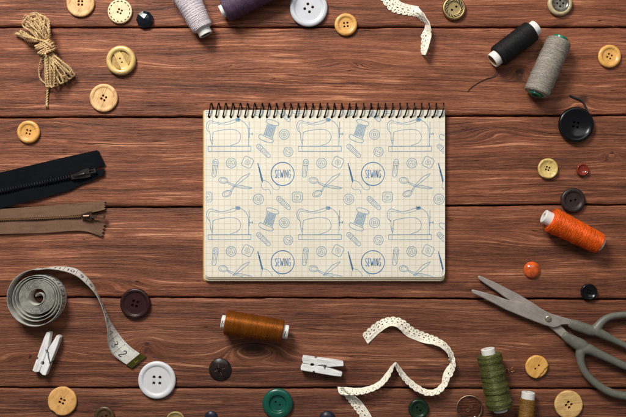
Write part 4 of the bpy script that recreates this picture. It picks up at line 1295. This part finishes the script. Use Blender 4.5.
# ================================================================== LACE
lace_m = Mat('cream_cotton_lace', rough=0.9, spec=0.15)
xx, yy, zz = lace_m.obj(); nn = lace_m.noise(lace_m.vec(xx, yy, zz), 1600, 3.0, .65)
lace_m.color(lace_m.ramp(nn, [(.3, srgb(212, 202, 178)), (.5, srgb(236, 229, 210)), (.72, srgb(243, 238, 224))])); lace_m.bump(nn, .00025, .9)
lace_m.b.inputs['Sheen Weight'].default_value = 0.2
def lace(name, label, prs, conv, wpx, flip=False, seed=0, scal=1):
    W_ = wpx * PX; st = []
    for (a, b, side) in prs:
        (ax, ay), (bx, by) = conv(a), conv(b)
        vis = math.hypot(ax - bx, ay - by) * PX
        h = math.sqrt(max(0.0, W_ * W_ - min(vis, W_) ** 2)) * .93 + .0005
        ha, hb = (h, .0004) if side == 'a' else (.0004, h)
        st.append(tuple(P(ax, ay, ha)) + tuple(P(bx, by, hb)))
    s_ = spline(st, 18)
    A_ = [Vector(q[:3]) for q in s_]; B_ = [Vector(q[3:]) for q in s_]
    cell = 0.00042
    A_, B_ = resample(A_, B_, cell); n = len(A_); K = 20
    vv = []
    for i in range(n):
        d = B_[i] - A_[i]; L = d.length; d = d / L if L > 1e-9 else Vector((1, 0, 0))
        tg = (A_[min(n - 1, i + 1)] + B_[min(n - 1, i + 1)]) - (A_[max(0, i - 1)] + B_[max(0, i - 1)])
        nm = tg.cross(d).normalized() if tg.length > 1e-9 else Vector((0, 0, 1))
        ph = i * cell
        # scalloped outer edge at A, thin picot at B
        sc_ = 0.15 * abs(math.sin(ph / .0042 * PI / 1.0)) ** .6
        for j in range(K + 1):
            v = j / K
            vs_ = -sc_ * scal * (1 - v) ** 3 + v
            p = A_[i] + d * (vs_ * W_ if L > W_ * .9 else vs_ * max(L, W_ * .6))
            p = p + nm * (0.0003 * math.sin(ph / .0011 * 2 * PI) * math.sin(v * 9 * PI) + 0.0005 * mnoise.noise(Vector((ph * 300, v * 4, seed))))
            p.z = max(p.z, .0003)
            vv.append(p)
    ff = []; w = K + 1
    for i in range(n - 1):
        for j in range(K):
            # eyelets
            m = i % 10; v = j
            hole = False
            if 8 <= v <= 9 and m in (2, 3, 4, 5): hole = True
            if v in (3, 4) and (i % 6) in (1, 2) : hole = True
            if v == 1 and (i % 5) == 3: hole = True
            if v in (13,) and ((i + 3) % 6) in (0, 1): hole = True
            if v == 17 and (i % 8) == 2: hole = True
            if mnoise.noise(Vector((i * .9, j * .9, seed + 3))) > 0.55: hole = False
            if not hole: ff.append((i * w + j, (i + 1) * w + j, (i + 1) * w + j + 1, i * w + j + 1))
    m = MB(); m.add(vv, ff)
    o = m.build(name, lace_m.m, sharp=0)
    so = o.modifiers.new('s', 'SOLIDIFY'); so.thickness = 0.0005; so.offset = 0
    bpy.context.view_layer.update(); bake(o, 70)
    return tag(o, label, 'lace', 'strips of cream lace')
z1 = lambda p: (330 + p[0] / 3.9, 310 + p[1] / 3.9)
L1 = [((128, 100), (150, 137), 'b'), ((148, 80), (170, 118), 'b'), ((182, 52), (195, 92), 'b'), ((214, 36), (217, 68), 'b'), ((250, 30), (246, 60), 'b'), ((288, 44), (272, 74), 'b'),
      ((322, 72), (300, 104), 'b'), ((370, 93), (346, 122), 'b'), ((420, 111), (406, 134), 'b'), ((456, 136), (441, 152), 'b'), ((478, 170), (463, 180), 'b'), ((487, 214), (469, 206), 'a'),
      ((478, 245), (450, 233), 'a'), ((463, 270), (440, 256), 'a'), ((450, 300), (435, 284), 'a'), ((420, 326), (412, 307), 'a'), ((375, 330), (378, 311), 'a'), ((320, 303), (334, 287), 'a'),
      ((280, 262), (293, 250), 'a'), ((260, 226), (266, 214), 'a'), ((255, 208), (256, 204), 'a'), ((244, 232), (238, 222), 'a'), ((226, 268), (213, 254), 'a'), ((192, 302), (183, 284), 'a'), ((130, 325), (128, 303), 'a'), ((62, 328), (62, 302), 'a'),
      ((34, 322), (30, 300), 'a')]
lace('lace_strip', 'long looping strip of cream lace curving across the bottom of the table', L1, z1, 9.6, seed=1)
L1b = [((30, 306), (52, 300), 'b'), ((48, 326), (66, 318), 'b'), ((70, 346), (96, 336), 'b'), ((94, 378), (130, 366), 'b'), ((118, 410), (166, 398), 'b'), ((134, 440), (200, 432), 'b'), ((150, 480), (236, 475), 'b')]
lb = lace('lace_tail', '', L1b, z1, 9.6, seed=2)
for k_ in ('label', 'category', 'group'): del lb[k_]
lb.parent = bpy.data.objects['lace_strip']
z2 = lambda p: (375 + p[0] / 6.95, p[1] / 6.95)
L2 = [((-50, -150), (60, -190), 'b'), ((10, -50), (110, -95), 'b'), ((60, 8), (150, -42), 'b'), ((112, 66), (195, -8), 'b'), ((168, 88), (246, 15), 'b'), ((226, 98), (290, 42), 'b'), ((280, 112), (328, 82), 'b'), ((322, 142), (354, 120), 'b'),
      ((350, 172), (376, 164), 'b'), ((346, 205), (384, 202), 'b'), ((328, 245), (386, 242), 'b'), ((328, 290), (378, 290), 'b'), ((322, 340), (362, 345), 'b'), ((324, 380), (346, 382), 'b')]
lace('lace_strip', 'short strip of cream lace hanging in from the top edge', L2, z2, 12.0, seed=3)

# ================================================================== TWINE BUNDLE
tw = empty('twine_bundle', P(47, 47, 0), 0, 'knotted bundle of rough natural twine in the upper left corner', 'twine')
jm = Mat('jute_fibre', rough=0.9, spec=0.15)
xx, yy, zz = jm.obj(); nn = jm.noise(jm.vec(xx, yy, zz), 1400, 3.0, .65); n3 = jm.noise(jm.vec(xx, yy, zz), 150, 2.0, .5)
jm.color(jm.ramp(nn * .6 + n3 * .4, [(.3, srgb(140, 108, 70)), (.5, srgb(204, 172, 124)), (.72, srgb(232, 206, 162))])); jm.bump(nn, .0003, .9)
jr = random.Random(21)
def strand(mb, pts, r=0.00064, fuzz=20):
    """two-ply twisted strand"""
    sp = spline(pts, 10); W3 = [P(x, y, z) for x, y, z in sp]
    d = [0]
    for a, b in zip(W3, W3[1:]): d.append(d[-1] + (b - a).length)
    n = max(8, int(d[-1] / 0.0006)); out = []; j = 1
    for k in range(n + 1):
        s = d[-1] * k / n
        while j < len(d) - 1 and d[j] < s: j += 1
        out.append(W3[j - 1].lerp(W3[j], (s - d[j - 1]) / max(1e-9, d[j] - d[j - 1])))
    ph0 = jr.uniform(0, 6)
    for ply in (0, PI):
        pp = []
        for k, p in enumerate(out):
            t = (out[min(n, k + 1)] - out[max(0, k - 1)]).normalized()
            e1 = Vector((0, 0, 1)).cross(t); e1 = e1.normalized() if e1.length > 1e-4 else Vector((1, 0, 0)); e2 = t.cross(e1)
            a = ph0 + ply + k * 0.0006 / 0.0042 * 2 * PI
            q = p + (e1 * math.cos(a) + e2 * math.sin(a)) * r * .52
            q.z = max(q.z, r * .6); pp.append(q)
        mb.tube(pp, r * .62, 6)
    for k in range(int(fuzz * d[-1] / 0.02)):
        p = out[jr.randrange(len(out))]; v = Vector((jr.uniform(-1, 1), jr.uniform(-1, 1), jr.uniform(-.2, 1))).normalized() * jr.uniform(.0012, .003)
        mb.tube([p, p + v * .5 + Vector((0, 0, .0002)), p + v], [.00009, .00007, .00003], 3)
    return out
lm = MB()
tips = [(17, 33, 27, 41), (22, 31, 22, 36), (24, 22, 30, 17), (30, 18, 37, 16), (38, 17, 46, 19), (29, 23, 40, 20), (34, 28, 27, 22), (42, 22, 49, 27), (45, 18, 48, 23), (26, 27, 34, 30), (36, 24, 44, 30), (28, 19, 23, 26), (40, 25, 34, 20)]
tips += [tuple(q + jr.uniform(-2.5, 2.5) for q in t_) for t_ in tips[:9]]
for i, (ax, ay, bx, by) in enumerate(tips):
    h = 0.0015 + 0.0095 * jr.random()
    z = 0.004 + 0.005 * jr.random()
    k0, k1 = 43.5 + jr.uniform(-2.5, 2.5), 46 + jr.uniform(-2, 3)
    strand(lm, [(k0 + 2, 50, z), (k0 - 1, 42, z + .001), ((k0 + ax) / 2 - 1, (42 + ay) / 2, h + .001), (ax, ay, h), ((ax + bx) / 2 - 1, (ay + by) / 2 - 2, h + .002), (bx, by, h + .001),
                ((k1 + bx) / 2 + 1.5, (42 + by) / 2, h + .002), (k1, 42, z + .001), (k1 + 1, 50, z)])
lm.build('upper_loops', jm.m, tw, sharp=0)
km = MB()
for k in range(6):
    t = k / 5; cx, cy = 44.5 + t * 5 - 1.5, 43 + t * 8.5; wx, wy = 7.4, -3.6 - jr.uniform(-1, 1.4)
    pts = []
    for q in range(13):
        a = 2 * PI * q / 12
        pts.append((cx + wx * math.cos(a), cy + wy * math.cos(a) + jr.uniform(-.3, .3), .0068 + .0062 * math.sin(a)))
    strand(km, pts, .0009)
strand(km, [(38, 40, .008), (44, 41, .0135), (50, 46, .0135), (54, 51, .009)], .0009)
km.build('knot', jm.m, tw, sharp=0)
dm = MB()
ends = [(70.5, 77), (67, 80), (63, 82), (58, 84.5), (72, 72.5), (54, 85.5), (50.5, 85), (65, 76), (69, 69), (60, 80), (56, 79), (74, 75)]
ends += [(a_ + jr.uniform(-2, 1), b_ + jr.uniform(-3, 1)) for a_, b_ in ends[:9]]
for i, (ex, ey) in enumerate(ends):
    h = 0.001 + 0.009 * jr.random(); s0 = 49 + jr.uniform(-3, 4)
    bx, by = ex - 4 + jr.uniform(-1, 1), ey + 1.5
    strand(dm, [(s0 - 1, 48, .007), (s0 + 1, 54, .009), ((s0 + ex) / 2 + 1.5, (54 + ey) / 2, h + .002), (ex, ey - 1, h), (ex - 2, ey + 1.5, h), (bx, by - 1.5, h), ((s0 + bx) / 2 - 1, (54 + by) / 2, h + .001), (s0 - 2, 54, .008), (s0 - 2, 48, .006)])
# long thin loop on the left
strand(dm, [(46, 52, .009), (42, 58, .006), (39, 68, .003), (40, 78, .0015), (45, 83, .0015), (46.5, 78, .0015), (48, 70, .003)])
dm.build('lower_loops', jm.m, tw, sharp=0)
em = MB()
strand(em, [(45, 53, .0135), (47, 60, .012), (48, 72, .008), (48, 84, .003), (47.3, 95, .0012), (46.8, 104, .001)], .00088)
for k in range(26):
    a = jr.uniform(-1.9, -1.2); l = jr.uniform(3, 5.5); x, y = 46.8 + jr.uniform(-.6, .6), 103
    em.tube([P(x, y, .0012), P(x - l * .5 * math.cos(a) * .8, y + l * .5, .0012 + jr.uniform(0, .001)), P(x - l * math.cos(a), y + l, jr.uniform(.0003, .002))], [.00022, .0002, .0001], 4)
em.build('loose_end', jm.m, tw, sharp=0)
world_parent(tw)
